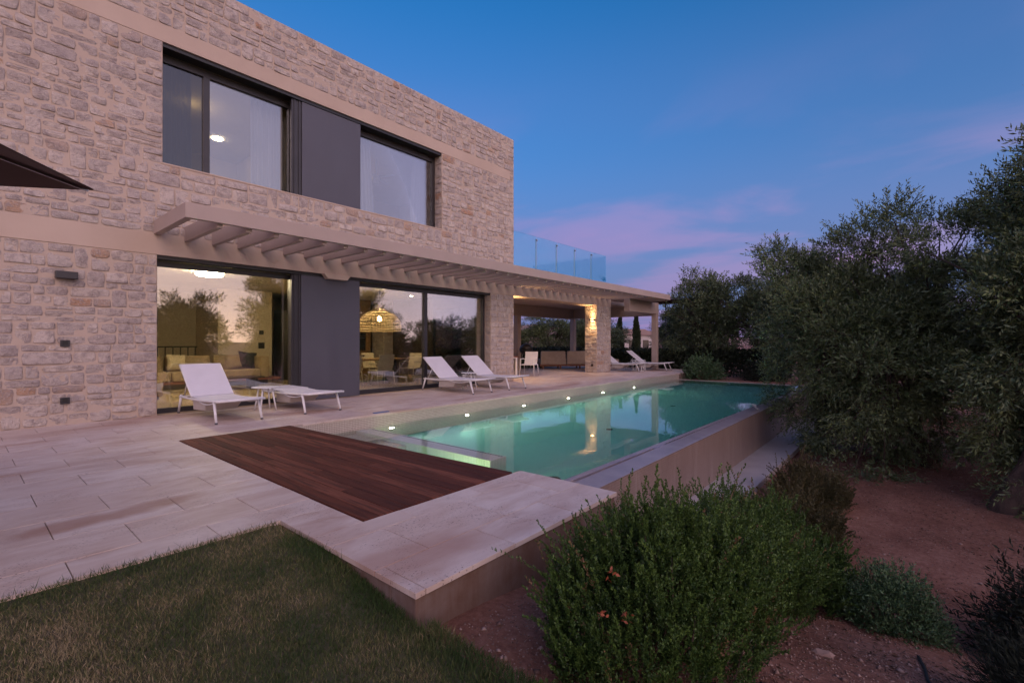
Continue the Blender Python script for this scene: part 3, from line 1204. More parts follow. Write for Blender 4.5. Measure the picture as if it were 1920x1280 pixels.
stone_face((17.56, 0, 0), (0, -1, 0), (-1, 0, 0), -(FY + 0.57), -FY, 0, 2.84, col2)
stones.sort(key=lambda q: -q[0])
restm = {}
for i, (rk, vs_, fs_, rd, kc, host) in enumerate(stones):
    mb = MB() if (i < 300 and rk > 0) else restm.setdefault(host.name, (host, MB()))[1]
    mb.add(vs_, fs_, rd, kc)
    if i < 300 and rk > 0:
        mb.build('stone', M['stone'], host, smooth=True)
for hn, (host, mb) in restm.items():
    mb.build('small_stones', M['stone'], host, smooth=True, kind='stuff')

# windows --------------------------------------------------------------
def window(x0, x1, z0, z1, y, panes, name='window', fr=0.07, head=0.10, sill=0.07, glassm=None):
    root = link(name, None, villa)
    f = MB()
    f.box(x0, x1, y - 0.04, y + 0.06, z1 - head, z1)
    f.box(x0, x1, y - 0.04, y + 0.06, z0, z0 + sill)
    f.box(x0, x0 + fr, y - 0.041, y + 0.061, z0 + sill, z1 - head)
    f.box(x1 - fr, x1, y - 0.041, y + 0.061, z0 + sill, z1 - head)
    edges = [x0 + fr] + [q for q in panes] + [x1 - fr]
    for q in panes:
        f.box(q - 0.055, q + 0.055, y - 0.05, y + 0.07, z0 + sill, z1 - head)
    f.build('frame', M['frame'], root, bevel=0.004)
    for k in range(len(edges) - 1):
        a = edges[k] + (0.055 if k > 0 else 0)
        b_ = edges[k + 1] - (0.055 if k < len(edges) - 2 else 0)
        g = MB()
        g.box(a - 0.008, b_ + 0.008, y, y + 0.018, z0 + sill - 0.008, z1 - head + 0.008)
        g.build('pane', (glassm[k] if glassm else M['glass']), root)
    return root


YW = FY + 0.30
YU = FY + 0.34
mb = MB()
mb.box(2.424, 8.966, FY + 0.03, YU - 0.042, 6.575, 6.6395)
mb.build('recess_head', M['black'], villa)
mb = MB()
mb.box(2.344, 10.996, FY + 0.03, YW - 0.042, 2.775, 2.8395)
mb.build('recess_head', M['black'], villa)
window(2.425, 4.86, 4.495, 6.574, YU, [3.20], head=0.14, glassm=[M['glassdark'], M['glassup']])
window(6.40, 8.965, 4.495, 6.574, YU, [], fr=0.10, head=0.14, glassm=[M['glassup']])
window(2.345, 4.86, 0.0, 2.774, YW, [], name='sliding_door', fr=0.06, head=0.10, sill=0.09)
window(6.38, 10.995, 0.0, 2.774, YW, [8.60], name='sliding_door', fr=0.09, head=0.10, sill=0.11)
mb = MB()
mb.box(4.97, 6.41, FY + 0.05, FY + 0.15, 4.494, 6.628)
mb.build('shutter_panel', M['panel'], villa, bevel=0.004)
mb = MB()
mb.box(4.95, 6.385, FY + 0.045, FY + 0.15, 0.012, 2.830)
mb.build('shutter_panel', M['panel'], villa, bevel=0.004)
for z0, z1 in ((4.494, 6.636), (0.012, 2.836)):
    mb = MB()
    mb.box(4.75, 4.965, FY + 0.08, FY + 0.152, z0, z1)
    mb.box(4.80, 4.83, FY + 0.06, FY + 0.079, z0, z1)
    mb.box(4.90, 4.93, FY + 0.06, FY + 0.079, z0, z1)
    mb.build('guide_rail', M['frame'], villa)

# rooms ------------------------------------------------------------------
YI = YB + 0.001
mb = MB()
mb.box(1.9, 11.9, FY + 0.27, 19.18, -0.2, -0.001)
mb.build('interior_floor', M['infloor'], villa)
mb = MB()
mb.box(1.9, 11.75, FY + 0.62, 19.18, 3.0, 3.2)
mb.box(1.9, 11.75, YI, 16.0, 6.70, 6.9)
mb.build('interior_ceiling', M['ceil'], villa)
mb = MB()
mb.box(1.7, 1.9, YI, 19.18, -0.1, 7.0)
mb.box(1.9, 11.9, 18.9, 19.15, 0.0, 3.0)
mb.box(5.44, 7.1, 16.8, 18.9, 0.0, 3.0)
mb.box(1.9, 11.75, 15.7, 15.9, 4.3, 6.70)
mb.box(5.6, 5.75, YI, 15.7, 4.3, 6.70)
mb.box(11.6, 11.75, YI, 15.7, 4.3, 6.70)
mb.box(1.9, 11.75, YI, 15.9, 4.1, 4.3)
mb.build('interior_wall', M['room'], villa)
mb = MB()
mb.box(8.0, 11.1, 17.0, 17.2, 0.0, 3.0)
mb.build('kitchen_panelling', M['inwood'], villa)
mb = MB()
mb.box(11.762, 11.9, 10.9, 12.3, 0.0, 3.0)
mb.box(11.762, 11.9, 13.9, 19.18, 0.0, 3.0)
mb.box(11.762, 11.9, 12.3, 13.9, 2.5, 3.0)
mb.build('side_wall', M['darkwall'], villa)
root = link('side_door', None, villa)
g = MB()
g.box(11.82, 11.838, 12.3, 13.9, 0.05, 2.5)
g.build('pane', M['glass'], root)
g = MB()
g.box(11.79, 11.87, 12.3, 12.36, 0, 2.5)
g.box(11.79, 11.87, 13.84, 13.9, 0, 2.5)
g.build('frame', M['frame'], root)
mb = MB()
mb.box(11.3, 11.76, 16.4, 17.2, 0, 3.0)
hearth = mb.build('stone_hearth_wall', M['mortar'], villa)
stones.clear()
stone_face((0, 16.4, 0), fx, fn, 11.3, 11.76, 0, 3.0, hearth)
stone_face((11.3, 0, 0), (0, -1, 0), (-1, 0, 0), -17.2, -16.4, 0, 3.0, hearth)
mb = MB()
for (rk, vs_, fs_, rd, kc, host) in stones:
    mb.add(vs_, fs_, rd, kc)
mb.build('hearth_stones', M['stone'], hearth, smooth=True, kind='stuff')

# pergola -----------------------------------------------------------------
perg = link('pergola', None, villa)
PF = 8.43
mb = MB()
mb.box(2.29, 21.05, PF, PF + 0.10, 3.195, 3.43)
mb.build('fascia_beam', M['pergola'], perg, bevel=0.006)
mb = MB()
mb.box(2.29, 2.40, PF + 0.101, FY - 0.013, 3.195, 3.43)
mb.build('end_beam', M['pergola'], perg, bevel=0.006)
rm = MB()
rm.box(0, 0.085, PF + 0.102, FY - 0.014, 3.135, 3.40)
rme = rm.mesh('rafter', M['pergola'], bevel=0.006)
for i in range(36):
    link('rafter', rme, perg, loc=(2.75 + 0.445 * i, 0, 0))
mb = MB()
mb.box(18.80, 21.05, PF + 0.101, FY + 0.35, 3.16, 3.40)
mb.build('soffit', M['pergola'], perg)
# covered terrace roof, beams and posts
mb = MB()
mb.box(12.13, 21.95, FY + 0.602, 14.45, 3.05, 3.50)
mb.box(12.13, 18.78, FY + 0.0, FY + 0.60, 3.22, 3.50)
mb.build('terrace_roof', M['plaster'], villa)
mb = MB()
mb.box(18.8, 21.85, 9.32, 9.58, 2.63, 3.158)
mb.build('front_beam', M['pergola'], villa, bevel=0.006)
mb = MB()
mb.box(12.13, 21.58, 13.95, 14.2, 2.52, 3.049)
mb.build('rear_beam', M['pergola'], villa, bevel=0.006)
mb = MB()
mb.box(21.60, 21.84, 9.582, 14.2, 2.55, 3.049)
mb.build('side_beam', M['pergola'], villa, bevel=0.006)
pm = MB()
pm.box(-0.12, 0.12, -0.12, 0.12, 0.0, 2.63)
pme = pm.mesh('post', M['pergola'], bevel=0.006)
for x, y, sz in ((21.72, 9.45, 1.0), (21.72, 14.07, 0.958), (17.0, 14.07, 0.958)):
    o = link('post', pme, villa, loc=(x, y, 0))
    o.scale = (1, 1, sz)

# glass balustrade of the roof terrace --------------------------------------
bal = link('balustrade', None, villa)
edges = [12.15, 13.48, 14.74, 15.99, 17.26, 18.47]
for a, b_ in zip(edges[:-1], edges[1:]):
    g = MB()
    g.box(a + 0.03, b_ - 0.03, FY + 0.05, FY + 0.066, 3.56, 5.04)
    g.build('glass_panel', M['rail_glass'], bal)
for k, (a, b_) in enumerate(((FY + 0.10, 11.5), (11.54, 12.9), (12.94, 14.3))):
    g = MB()
    g.box(18.46, 18.476, a, b_, 3.56, 5.04)
    g.build('glass_panel', M['rail_glass'], bal)
for x in edges[1:-1]:
    g = MB()
    g.tube([(x, FY + 0.10, 3.5), (x, FY + 0.10, 4.97)], 0.02, 8)
    g.box(x - 0.03, x + 0.03, FY + 0.04, FY + 0.10, 4.90, 4.94)
    g.build('post', M['steel'], bal)
mb = MB()
mb.bar((11.1, FY - 0.09, 3.62), (12.6, FY - 0.09, 3.62), 0.03, 0.03)
mb.bar((12.585, FY - 0.09, 3.60), (12.585, FY - 0.09, 3.42), 0.03, 0.03)
mb.build('conduit', M['steel'], villa)

# ------------------------------------------------------------------ wall fittings
t = thing('wall_lamp', 'unlit dark box wall lamp on rubble stone wall', 'wall lamp', (1.16, FY, 2.345))
mb = MB()
mb.box(-0.13, 0.13, -0.15, -0.02, -0.055, 0.055)
mb.build('housing', M['frame'], t, bevel=0.006)
mb = MB()
mb.box(-0.06, 0.06, -0.02, 0.01, -0.04, 0.04)
mb.build('bracket', M['frame'], t)
for z, lab in ((1.28, 'dark square wall socket at mid height below wall lamp'), (0.38, 'dark square wall socket low near the terrace floor')):
    t = thing('wall_socket', lab, 'socket', (1.15, FY - 0.030, z), group='sockets in the stone wall')
    mb = MB()
    for a in ((-0.055, 0.055, 0.03, 0.05), (-0.055, 0.055, -0.05, -0.03), (-0.055, -0.032, -0.03, 0.03), (0.032, 0.055, -0.03, 0.03)):
        mb.box(a[0], a[1], -0.018, 0.030, a[2], a[3])
    mb.build('frame', M['frame'], t, bevel=0.003)
    mb = MB()
    mb.box(-0.032, 0.032, -0.012, 0.03, -0.03, 0.03)
    mb.build('face', M['black'], t)
def wall_sconce(label, loc, rz, watts):
    t = thing('wall_sconce', label, 'wall lamp', loc, rz, group='up and down wall sconces of the covered terrace')
    mb = MB()
    mb.box(-0.16, -0.0, -0.075, 0.075, -0.035, 0.035)
    mb.build('housing', M['black'], t, bevel=0.004)
    for z0, z1 in ((0.0352, 0.039), (-0.039, -0.0352)):
        mb = MB()
        mb.box(-0.13, -0.03, -0.055, 0.055, z0, z1)
        mb.build('diffuser', M['sconceglow'], t)
    for s in (1, -1):
        ld = bpy.data.lights.new('sconce_beam', 'SPOT')
        ld.energy = watts
        ld.color = (1.0, 0.62, 0.27)
        ld.spot_size = R(130)
        ld.spot_blend = 0.9
        ld.shadow_soft_size = 0.04
        lo = bpy.data.objects.new('sconce_beam', ld)
        COL.objects.link(lo)
        lo.parent = t
        lo.location = (-0.19, 0, 0.03 * s)
        if s > 0:
            lo.rotation_euler = (R(180), 0, 0)


wall_sconce('lit wall sconce shining up and down on stone pillar', (17.56, 10.37, 2.235), 0, 26)
wall_sconce('wall sconce behind the villa corner whose glow warms the ceiling', (12.12, 10.50, 2.235), R(180), 40)
t = thing('wall_socket', 'small dark socket at the foot of lit stone pillar', 'socket', (17.530, 10.40, 0.32))
mb = MB()
mb.box(-0.016, 0.008, -0.045, 0.045, -0.045, 0.045)
mb.build('frame', M['frame'], t, bevel=0.004)
mb = MB()
mb.box(-0.019, -0.015, -0.028, 0.028, -0.028, 0.028)
mb.build('face', M['black'], t)
t = thing('soffit_lamp', 'lit recessed lamp in covered terrace ceiling beside villa corner', 'ceiling lamp', (12.55, 10.95, 3.05))
mb = MB()
mb.lathe([(0.07, -0.012), (0.07, 0.0)], 16)
mb.build('lens', M['spot'], t)
mb = MB()
mb.lathe([(0.085, -0.008), (0.09, 0.0)], 16)
mb.build('trim_ring', M['steel'], t)


# ------------------------------------------------------------------ loungers
def arc(y0, z0, y1, z1, sag, n=7):
    return [(y0 + (y1 - y0) * i / (n - 1), z0 + (z1 - z0) * i / (n - 1) - sag * math.sin(math.pi * i / (n - 1))) for i in range(n)]


def sling(w, path, th=0.012):
    """fabric strip of width w following a (y,z) path"""
    mb = MB()
    for i in range(len(path) - 1):
        (y0, z0), (y1, z1) = path[i], path[i + 1]
        dy, dz = y1 - y0, z1 - z0
        l = math.hypot(dy, dz)
        ny, nz = -dz / l * th, dy / l * th
        mb.hexa([(-w, y0, z0), (w, y0, z0), (w, y1, z1), (-w, y1, z1)],
                [(-w, y0 + ny, z0 + nz), (w, y0 + ny, z0 + nz), (w, y1 + ny, z1 + nz), (-w, y1 + ny, z1 + nz)])
    return mb


M['sling'] = mat('white_mesh_fabric', (0.70, 0.68, 0.72), (0.66, 0.64, 0.68), 0.75, 4, 0.25, 260)
M['pouch'] = mat('cream_canvas', (0.55, 0.50, 0.47), (0.50, 0.45, 0.42), 0.9, 4, 0.3, 60)


def make_lounger(name, label, flat=False):
    t = thing(name, label, 'sun lounger', group='white sun loungers on the terrace')
    w = 0.33
    seatpath = arc(-1.02, 0.375, 0.32, 0.335, 0.028, 8)
    for s in (-1, 1):
        mb = MB()
        pts = [(s * w, y, z - 0.012) for y, z in arc(-1.06, 0.375, 0.95, 0.315, 0.022, 10)]
        mb.tube(pts, 0.02, 8)
        mb.build('side_rail', M['white'], t, smooth=True)
        mb = MB()
        mb.tube([(s * (w - 0.005), y, z) for y, z in arc(-0.82, 0.325, 0.05, 0.315, 0.055, 8)], 0.011, 6)
        mb.build('lower_rail', M['white'], t, smooth=True)
        for (ya, yb) in ((-0.80, -0.93), (0.86, 0.98)):
            mb = MB()
            mb.tube([(s * w, ya, 0.335), (s * (w + 0.012), yb, 0.022)], [0.024, 0.019], 8)
            lg = mb.build('leg', M['white'], t, smooth=True)
            mb = MB()
            mb.tube([(s * (w + 0.012), yb, 0.024), (s * (w + 0.013), yb - 0.004 * (1 if ya < 0 else -1), 0.0)], 0.0215, 8)
            mb.build('foot_cap', M['rubber'], lg, smooth=True)
    for y, z in ((-1.06, 0.363), (-0.80, 0.325), (0.42, 0.31), (0.94, 0.30)):
        mb = MB()
        mb.tube([(-w, y, z), (w, y, z)], 0.015, 8)
        mb.build('cross_bar', M['white'], t, smooth=True)
    sling(w - 0.012, seatpath).build('seat_sling', M['sling'], t)
    if flat:
        bp_ = [(0.33, 0.345), (0.75, 0.345), (1.15, 0.350)]
    else:
        bp_ = [(0.30, 0.345), (0.62, 0.60), (0.97, 0.875)]
    sling(w - 0.005, bp_).build('backrest', M['sling'], t)
    mb = MB()
    for s in (-1, 1):
        mb.tube([(s * w, y, z) for y, z in bp_], 0.014, 8)
    mb.tube([(-w, *bp_[-1]), (w, *bp_[-1])], 0.014, 8)
    mb.build('back_frame', M['white'], t, smooth=True)
    if not flat:
        mb = MB()
        for s in (-1, 1):
            mb.tube([(s * (w - 0.03), 0.63, 0.60), (s * (w - 0.03), 0.80, 0.33)], 0.009, 6)
        mb.build('back_strut', M['white'], t, smooth=True)
    mb = MB()
    mb.hexa([(-0.25, -0.12, 0.13), (0.25, -0.12, 0.13), (0.27, 0.42, 0.105), (-0.27, 0.42, 0.105)],
            [(-0.30, -0.30, 0.315), (0.30, -0.30, 0.315), (0.30, 0.36, 0.315), (-0.30, 0.36, 0.315)])
    mb.build('canvas_pouch', M['pouch'], t, bevel=0.012)
    return t


l1 = make_lounger('sun_lounger', 'white reclined sun lounger closest to stone wall, before living room door')
l1.location = (3.03, 9.30, 0.004)
fl = make_lounger('sun_lounger', 'white sun lounger lying flat in front of dark grey panel', True)
fl.location = (4.45, 9.28, 0.004)
dup(l1, (8.63, 9.22, 0.004), R(1), 'white reclined sun lounger before the dining room glass, beside mullion')
dup(l1, (10.04, 9.22, 0.004), R(-1), 'white reclined sun lounger in front of rubble pillar at villa corner')
dup(l1, (19.62, 10.1, 0.004), R(5), 'white reclined sun lounger just behind the lit stone pillar')
dup(l1, (20.98, 9.42, 0.004), R(5), 'white reclined sun lounger by the outer pergola post')


def side_table(label, loc):
    t = thing('side_table', label, 'side table', loc, group='round white side tables')
    mb = MB()
    mb.lathe([(0.0, 0.432), (0.235, 0.432), (0.245, 0.438), (0.24, 0.446), (0.0, 0.446)], 32)
    mb.build('table_top', M['white'], t, smooth=False)
    for k in range(4):
        a = R(45 + 90 * k)
        mb = MB()
        mb.tube([(0.12 * math.cos(a), 0.12 * math.sin(a), 0.432), (0.20 * math.cos(a), 0.20 * math.sin(a), 0.0)], 0.015, 8)
        mb.build('leg', M['white'], t, smooth=True)
    return t


s1_ = side_table('round white side table beside the flat lounger', (3.86, 9.42, 0.003))
dup(s1_, (9.30, 9.42, 0.003), 0.3, 'round white side table between two loungers before dining glass')


def frame_table(label, loc, w, h, rz):
    t = thing('side_table', label, 'side table', loc, rz, group='white wire frame nesting tables')
    e = 0.012
    for s in (-1, 1):
        mb = MB()
        mb.bar((s * w / 2, -w / 2, 0.0), (s * w / 2, -w / 2, h), 0.022, 0.022)
        mb.bar((s * w / 2, w / 2, 0.0), (s * w / 2, w / 2, h), 0.022, 0.022)
        mb.bar((s * w / 2, -w / 2, 0.011), (s * w / 2, w / 2, 0.011), 0.022, 0.022)
        mb.build('leg_frame', M['white'], t)
    mb = MB()
    mb.box(-w / 2 - 0.011, w / 2 + 0.011, -w / 2 - 0.011, w / 2 + 0.011, h, h + 0.02)
    mb.build('table_top', M['white'], t, bevel=0.004)
    return t


frame_table('larger white wire frame side table between loungers behind pillar', (20.18, 9.55, 0.003), 0.44, 0.46, R(95))
frame_table('smaller white wire frame table nested under the larger one', (19.98, 9.45, 0.003), 0.36, 0.40, R(95))


# ------------------------------------------------------------------ dining chairs
def make_chair(label, group, m, fm):
    t = thing('armchair', label, 'chair', group=group)
    w, d = 0.27, 0.25
    for sx_ in (-1, 1):
        for sy_ in (-1, 1):
            mb = MB()
            top = 0.66 if sy_ < 0 else 0.44
            if sy_ < 0:
                mb.tube([(sx_ * w, -d + 0.02, 0.65), (sx_ * w, -d + 0.01, 0.42), (sx_ * (w + 0.02), -d - 0.05, 0.0)], [0.015, 0.016, 0.012], 8)
            else:
                mb.tube([(sx_ * w, d - 0.02, 0.44), (sx_ * (w + 0.02), d + 0.07, 0.0)], [0.016, 0.012], 8)
            mb.build('leg', fm, t, smooth=True)
        mb = MB()
        mb.tube([(sx_ * w, -d + 0.02, 0.645), (sx_ * w, 0.1, 0.655), (sx_ * (w - 0.01), d + 0.03, 0.62)], 0.016, 8)
        mb.build('armrest', fm, t, smooth=True)
    mb = MB()
    mb.box(-w, w, -d, d, 0.415, 0.445)
    mb.build('seat', m, t, bevel=0.01)
    sling(w - 0.015, [(d - 0.04, 0.44), (d + 0.03, 0.62), (d + 0.075, 0.78), (d + 0.10, 0.92)], 0.022).build('backrest', m, t, bevel=0.006)
    return t


M['chairfab'] = mat('cream_chair_fabric', (0.60, 0.53, 0.42), (0.55, 0.48, 0.38), 0.85, 4, 0.2, 200)
ch = make_chair('white armchair at outdoor table seen from its back', 'white armchairs round the outdoor table', M['sling'], M['white'])
ch.location = (14.35, 11.30, 0.003)
ch.rotation_euler = (0, 0, R(-70))
dup(ch, (13.95, 12.35, 0.003), R(10), 'white armchair on the far side of the outdoor table')
t = thing('outdoor_table', 'outdoor dining table with thin top and white legs beside villa corner', 'table', (12.95, 11.75, 0.003))
mb = MB()
mb.box(-0.75, 0.75, -0.5, 0.5, 0.735, 0.765)
mb.build('table_top', M['teak'], t, bevel=0.005)
mb = MB()
mb.box(-0.70, 0.70, -0.46, 0.46, 0.69, 0.732)
mb.build('apron', M['white'], t)
for sx_ in (-1, 1):
    for sy_ in (-1, 1):
        mb = MB()
        mb.box(sx_ * 0.66 - 0.03, sx_ * 0.66 + 0.03, sy_ * 0.42 - 0.03, sy_ * 0.42 + 0.03, 0, 0.689)
        mb.build('leg', M['white'], t)
t = thing('barbecue', 'black kettle shaped barbecue at the back of covered terrace', 'barbecue', (16.55, 13.2, 0.003))
mb = MB()
mb.lathe([(0.0, 0.72), (0.22, 0.78), (0.30, 0.92), (0.30, 0.95)], 24)
mb.build('bowl', M['black'], t, smooth=True)
mb = MB()
mb.lathe([(0.305, 0.955), (0.26, 1.10), (0.14, 1.20), (0.0, 1.23)], 24)
lid = mb.build('lid', M['black'], t, smooth=True)
mb = MB()
mb.tube([(-0.06, 0, 1.21), (-0.06, 0, 1.27), (0.06, 0, 1.27), (0.06, 0, 1.21)], 0.01, 6)
mb.build('handle', M['steel'], lid)
for k in range(3):
    a = R(30 + 120 * k)
    mb = MB()
    mb.tube([(0.16 * math.cos(a), 0.16 * math.sin(a), 0.78), (0.30 * math.cos(a), 0.30 * math.sin(a), 0.0)], 0.014, 6)
    mb.build('leg', M['steel'], t)

# outdoor sofa: two seats seen from behind and a low chaise
t = thing('outdoor_sofa', 'beige outdoor sofa on teak base under the covered terrace', 'sofa', (19.35, 13.35, 0.003), R(-46))
mb = MB()
mb.box(-1.0, 2.9, -0.45, 0.45, 0.14, 0.20)
mb.build('base', M['teak'], t, bevel=0.006)
for x in (-0.85, 0.0, 0.95, 1.9, 2.75):
    for y in (-0.38, 0.38):
        mb = MB()
        mb.box(x - 0.035, x + 0.035, y - 0.035, y + 0.035, 0.0, 0.139)
        mb.build('leg', M['teak'], t)
for x0, x1 in ((-0.98, 0.28), (0.30, 1.38)):
    mb = MB()
    mb.hexa([(x0, -0.46, 0.202), (x1, -0.46, 0.202), (x1, -0.20, 0.202), (x0, -0.20, 0.202)],
            [(x0 + 0.03, -0.40, 0.86), (x1 - 0.03, -0.40, 0.86), (x1 - 0.03, -0.22, 0.86), (x0 + 0.03, -0.22, 0.86)])
    mb.build('back_cushion', M['sofa2'], t, bevel=0.06, smooth=True)
for x0, x1 in ((-0.98, 0.28), (0.30, 1.38), (1.40, 2.88)):
    mb = MB()
    mb.box(x0, x1, (-0.19 if x0 < 1.4 else -0.45), 0.45, 0.202, 0.46)
    mb.build('seat_cushion', M['sofa2'], t, bevel=0.05, smooth=True)


# ------------------------------------------------------------------ parasols
def make_parasol(label, loc, rz, zc, half, rise, pole=True):
    t = thing('parasol', label, 'parasol', loc, rz)
    n = 10
    mb = MB()
    vs_, fs_ = [], []
    c = [(half, half), (-half, half), (-half, -half), (half, -half)]
    for k in range(4):
        a, b_ = c[k], c[(k + 1) % 4]
        base = len(vs_)
        for i in range(n + 1):
            s = i / n
            for j in range(n + 1):
                q = j / n
                ex, ey = a[0] + (b_[0] - a[0]) * q, a[1] + (b_[1] - a[1]) * q
                sag = -0.05 * math.sin(math.pi * q) * s
                vs_.append((ex * s, ey * s, zc + rise * (1 - s) + sag + 0.02 * math.sin(math.pi * q) * s * s))
        for i in range(n):
            for j in range(n):
                o = base + i * (n + 1) + j
                fs_.append((o, o + n + 1, o + n + 2, o + 1))
    up = [(x, y, z + 0.006) for x, y, z in vs_]
    mb.add(vs_, [f[::-1] for f in fs_])
    mb.add(up, fs_)
    mb.build('canopy', M['canopy'], t, smooth=False)
    for k in range(4):
        mb = MB()
        mb.bar((0.06 * (1 if c[k][0] > 0 else -1), 0.06 * (1 if c[k][1] > 0 else -1), zc + rise - 0.03), (c[k][0] * 0.985, c[k][1] * 0.985, zc - 0.010), 0.012, 0.016)
        mb.build('rib', M['steel'], t)
    mb = MB()
    mb.tube([(0, 0, 0.06), (0, 0, zc + rise + 0.05)], 0.032, 12)
    mb.build('pole', M['frame'], t, smooth=True)
    mb = MB()
    mb.box(-0.35, 0.35, -0.35, 0.35, 0.0, 0.07)
    mb.build('base', M['frame'], t, bevel=0.01)
    return t


tip = Vector((0.61, 4.14))
HALF = 1.5
hip = R(191)
cen = tip + Vector((math.cos(hip), math.sin(hip))) * HALF * math.sqrt(2)
make_parasol('dark brown square parasol with one corner before the stone wall', (cen.x, cen.y, 0.002), hip + math.pi - R(45), 2.30, HALF, 0.42)
make_parasol('brown parasol behind the far end of the pergola', (24.6, 10.1, -0.3), R(30), 3.75, 1.5, 0.25)

# ------------------------------------------------------------------ inside, ground floor
t = thing('ceiling_lamp', 'round glowing ceiling lamp in the living room', 'ceiling lamp', (4.0, 12.9, 3.0))
mb = MB()
mb.lathe([(0.0, -0.12), (0.25, -0.12), (0.285, -0.105), (0.285, -0.03), (0.26, -0.025)], 36)
mb.build('diffuser', M['lampglow'], t, smooth=True)
mb = MB()
mb.lathe([(0.29, -0.03), (0.29, 0.0)], 36)
mb.build('ceiling_plate', M['white'], t)

t = thing('living_room_sofa', 'long tan sofa seen through the living room glass', 'sofa', (0, 0, 0.001))
mb = MB()
mb.box(2.6, 6.75, 15.35, 16.45, 0.14, 0.20)
mb.build('base', M['teak'], t)
for x in (2.8, 4.5, 6.3):
    mb = MB()
    mb.box(x - 0.12, x + 0.12, 15.5, 15.6, 0, 0.139)
    mb.build('leg', M['black'], t)
for x0, x1 in ((2.62, 3.85), (3.87, 5.05), (5.07, 6.15)):
    mb = MB()
    mb.box(x0, x1, 15.36, 16.2, 0.202, 0.48)
    mb.build('seat_cushion', M['sofa'], t, bevel=0.05, smooth=True)
    mb = MB()
    mb.hexa([(x0 + 0.02, 16.0, 0.46), (x1 - 0.02, 16.0, 0.46), (x1 - 0.02, 16.35, 0.46), (x0 + 0.02, 16.35, 0.46)],
            [(x0 + 0.04, 16.12, 0.90), (x1 - 0.04, 16.12, 0.90), (x1 - 0.04, 16.33, 0.90), (x0 + 0.04, 16.33, 0.90)])
    mb.build('back_cushion', M['sofa'], t, bevel=0.05, smooth=True)
mb = MB()
mb.box(6.16, 6.42, 15.36, 16.4, 0.202, 0.86)
mb.build('armrest', M['sofa'], t, bevel=0.04, smooth=True)


def pillow(label, loc, rot, m, s=0.46):
    mb = MB()
    n = 10
    vs_, fs_ = [], []
    for side in (1, -1):
        base = len(vs_)
        for i in range(n + 1):
            for j in range(n + 1):
                u, v = i / n * 2 - 1, j / n * 2 - 1
                th = 0.085 * ((1 - u ** 4) * (1 - v ** 4)) ** 0.6
                pin = 1 - 0.10 * (1 - abs(v)) * u * u
                pin2 = 1 - 0.10 * (1 - abs(u)) * v * v
                vs_.append((u * s / 2 * pin, side * th, v * s / 2 * pin2))
        for i in range(n):
            for j in range(n):
                o = base + i * (n + 1) + j
                f = (o, o + 1, o + n + 2, o + n + 1)
                fs_.append(f if side > 0 else f[::-1])
    mb.add(vs_, fs_)
    o = mb.build('cushion', m, smooth=True)
    o.location = loc
    o.rotation_euler = rot
    return tag(o, label, 'cushion', 'cushions on the tan sofa')


pillow('charcoal square cushion leaning in the corner of tan sofa', (5.98, 15.95, 0.74), (R(-14), R(8), R(-12)), M['cushion_dark'], 0.52)
pillow('tan square cushion leaning against the charcoal cushion', (5.55, 15.82, 0.70), (R(-16), R(-6), R(8)), M['sofa'], 0.44)
pillow('pale square cushion in the middle of the tan sofa', (4.1, 15.9, 0.72), (R(-12), R(4), R(4)), M['room'], 0.46)
t = thing('coffee_table', 'low dark coffee table in front of the tan sofa', 'table', (5.0, 14.3, 0.0))
mb = MB()
mb.box(-0.7, 0.7, -0.35, 0.35, 0.30, 0.34)
mb.build('table_top', M['darkwall'], t, bevel=0.006)
for sx_ in (-1, 1):
    mb = MB()
    mb.box(sx_ * 0.5 - 0.04, sx_ * 0.5 + 0.04, -0.3, 0.3, 0.0, 0.299)
    mb.build('leg', M['black'], t)
t = thing('ottoman', 'yellowish ottoman at the edge of living room glass', 'ottoman', (2.75, 13.3, 0.0))
mb = MB()
mb.box(-0.35, 0.35, -0.35, 0.35, 0.06, 0.42)
mb.build('cushion_block', M['sofa'], t, bevel=0.05, smooth=True)
mb = MB()
mb.box(-0.28, 0.28, -0.28, 0.28, 0.0, 0.06)
mb.build('plinth', M['black'], t)
t = thing('stair_railing', 'black stair railing behind the tan sofa', 'railing', (3.2, 17.6, 0.0))
mb = MB()
mb.bar((-1.2, 0, 1.15), (1.9, 0, 1.15), 0.05, 0.04)
mb.build('handrail', M['black'], t)
for k in range(16):
    mb = MB()
    mb.bar((-1.15 + k * 0.2, 0, 0.0), (-1.15 + k * 0.2, 0, 1.13), 0.025, 0.025)
    mb.build('baluster', M['black'], t)
for z, lab, w in ((1.18, 'dark double switch plate on living room wall', 0.10), (1.62, 'small dark thermostat above switch plate on living room wall', 0.07)):
    mb = MB()
    mb.box(-w, w, -0.02, 0.0, -w, w)
    o = mb.build('wall_switch', M['black'], bevel=0.01)
    o.location = (6.75, 16.8, z)
    tag(o, lab, 'switch')
t = thing('dark_opening_block', 'tall black block standing in for the dark opening beside the living room wall', 'block', (7.65, 16.75, 0.0))  # black block added in place of a dark, open doorway
mb = MB()
mb.box(-0.38, 0.38, -0.3, 0.3, 0.0, 2.4)
mb.build('block_body', M['black'], t, bevel=0.006)
for s in (-1, 1):
    mb = MB()
    mb.box(s * 0.19 - 0.18, s * 0.19 + 0.18, -0.32, -0.302, 0.06, 2.36)
    mb.build('door', M['black'], t, bevel=0.004)

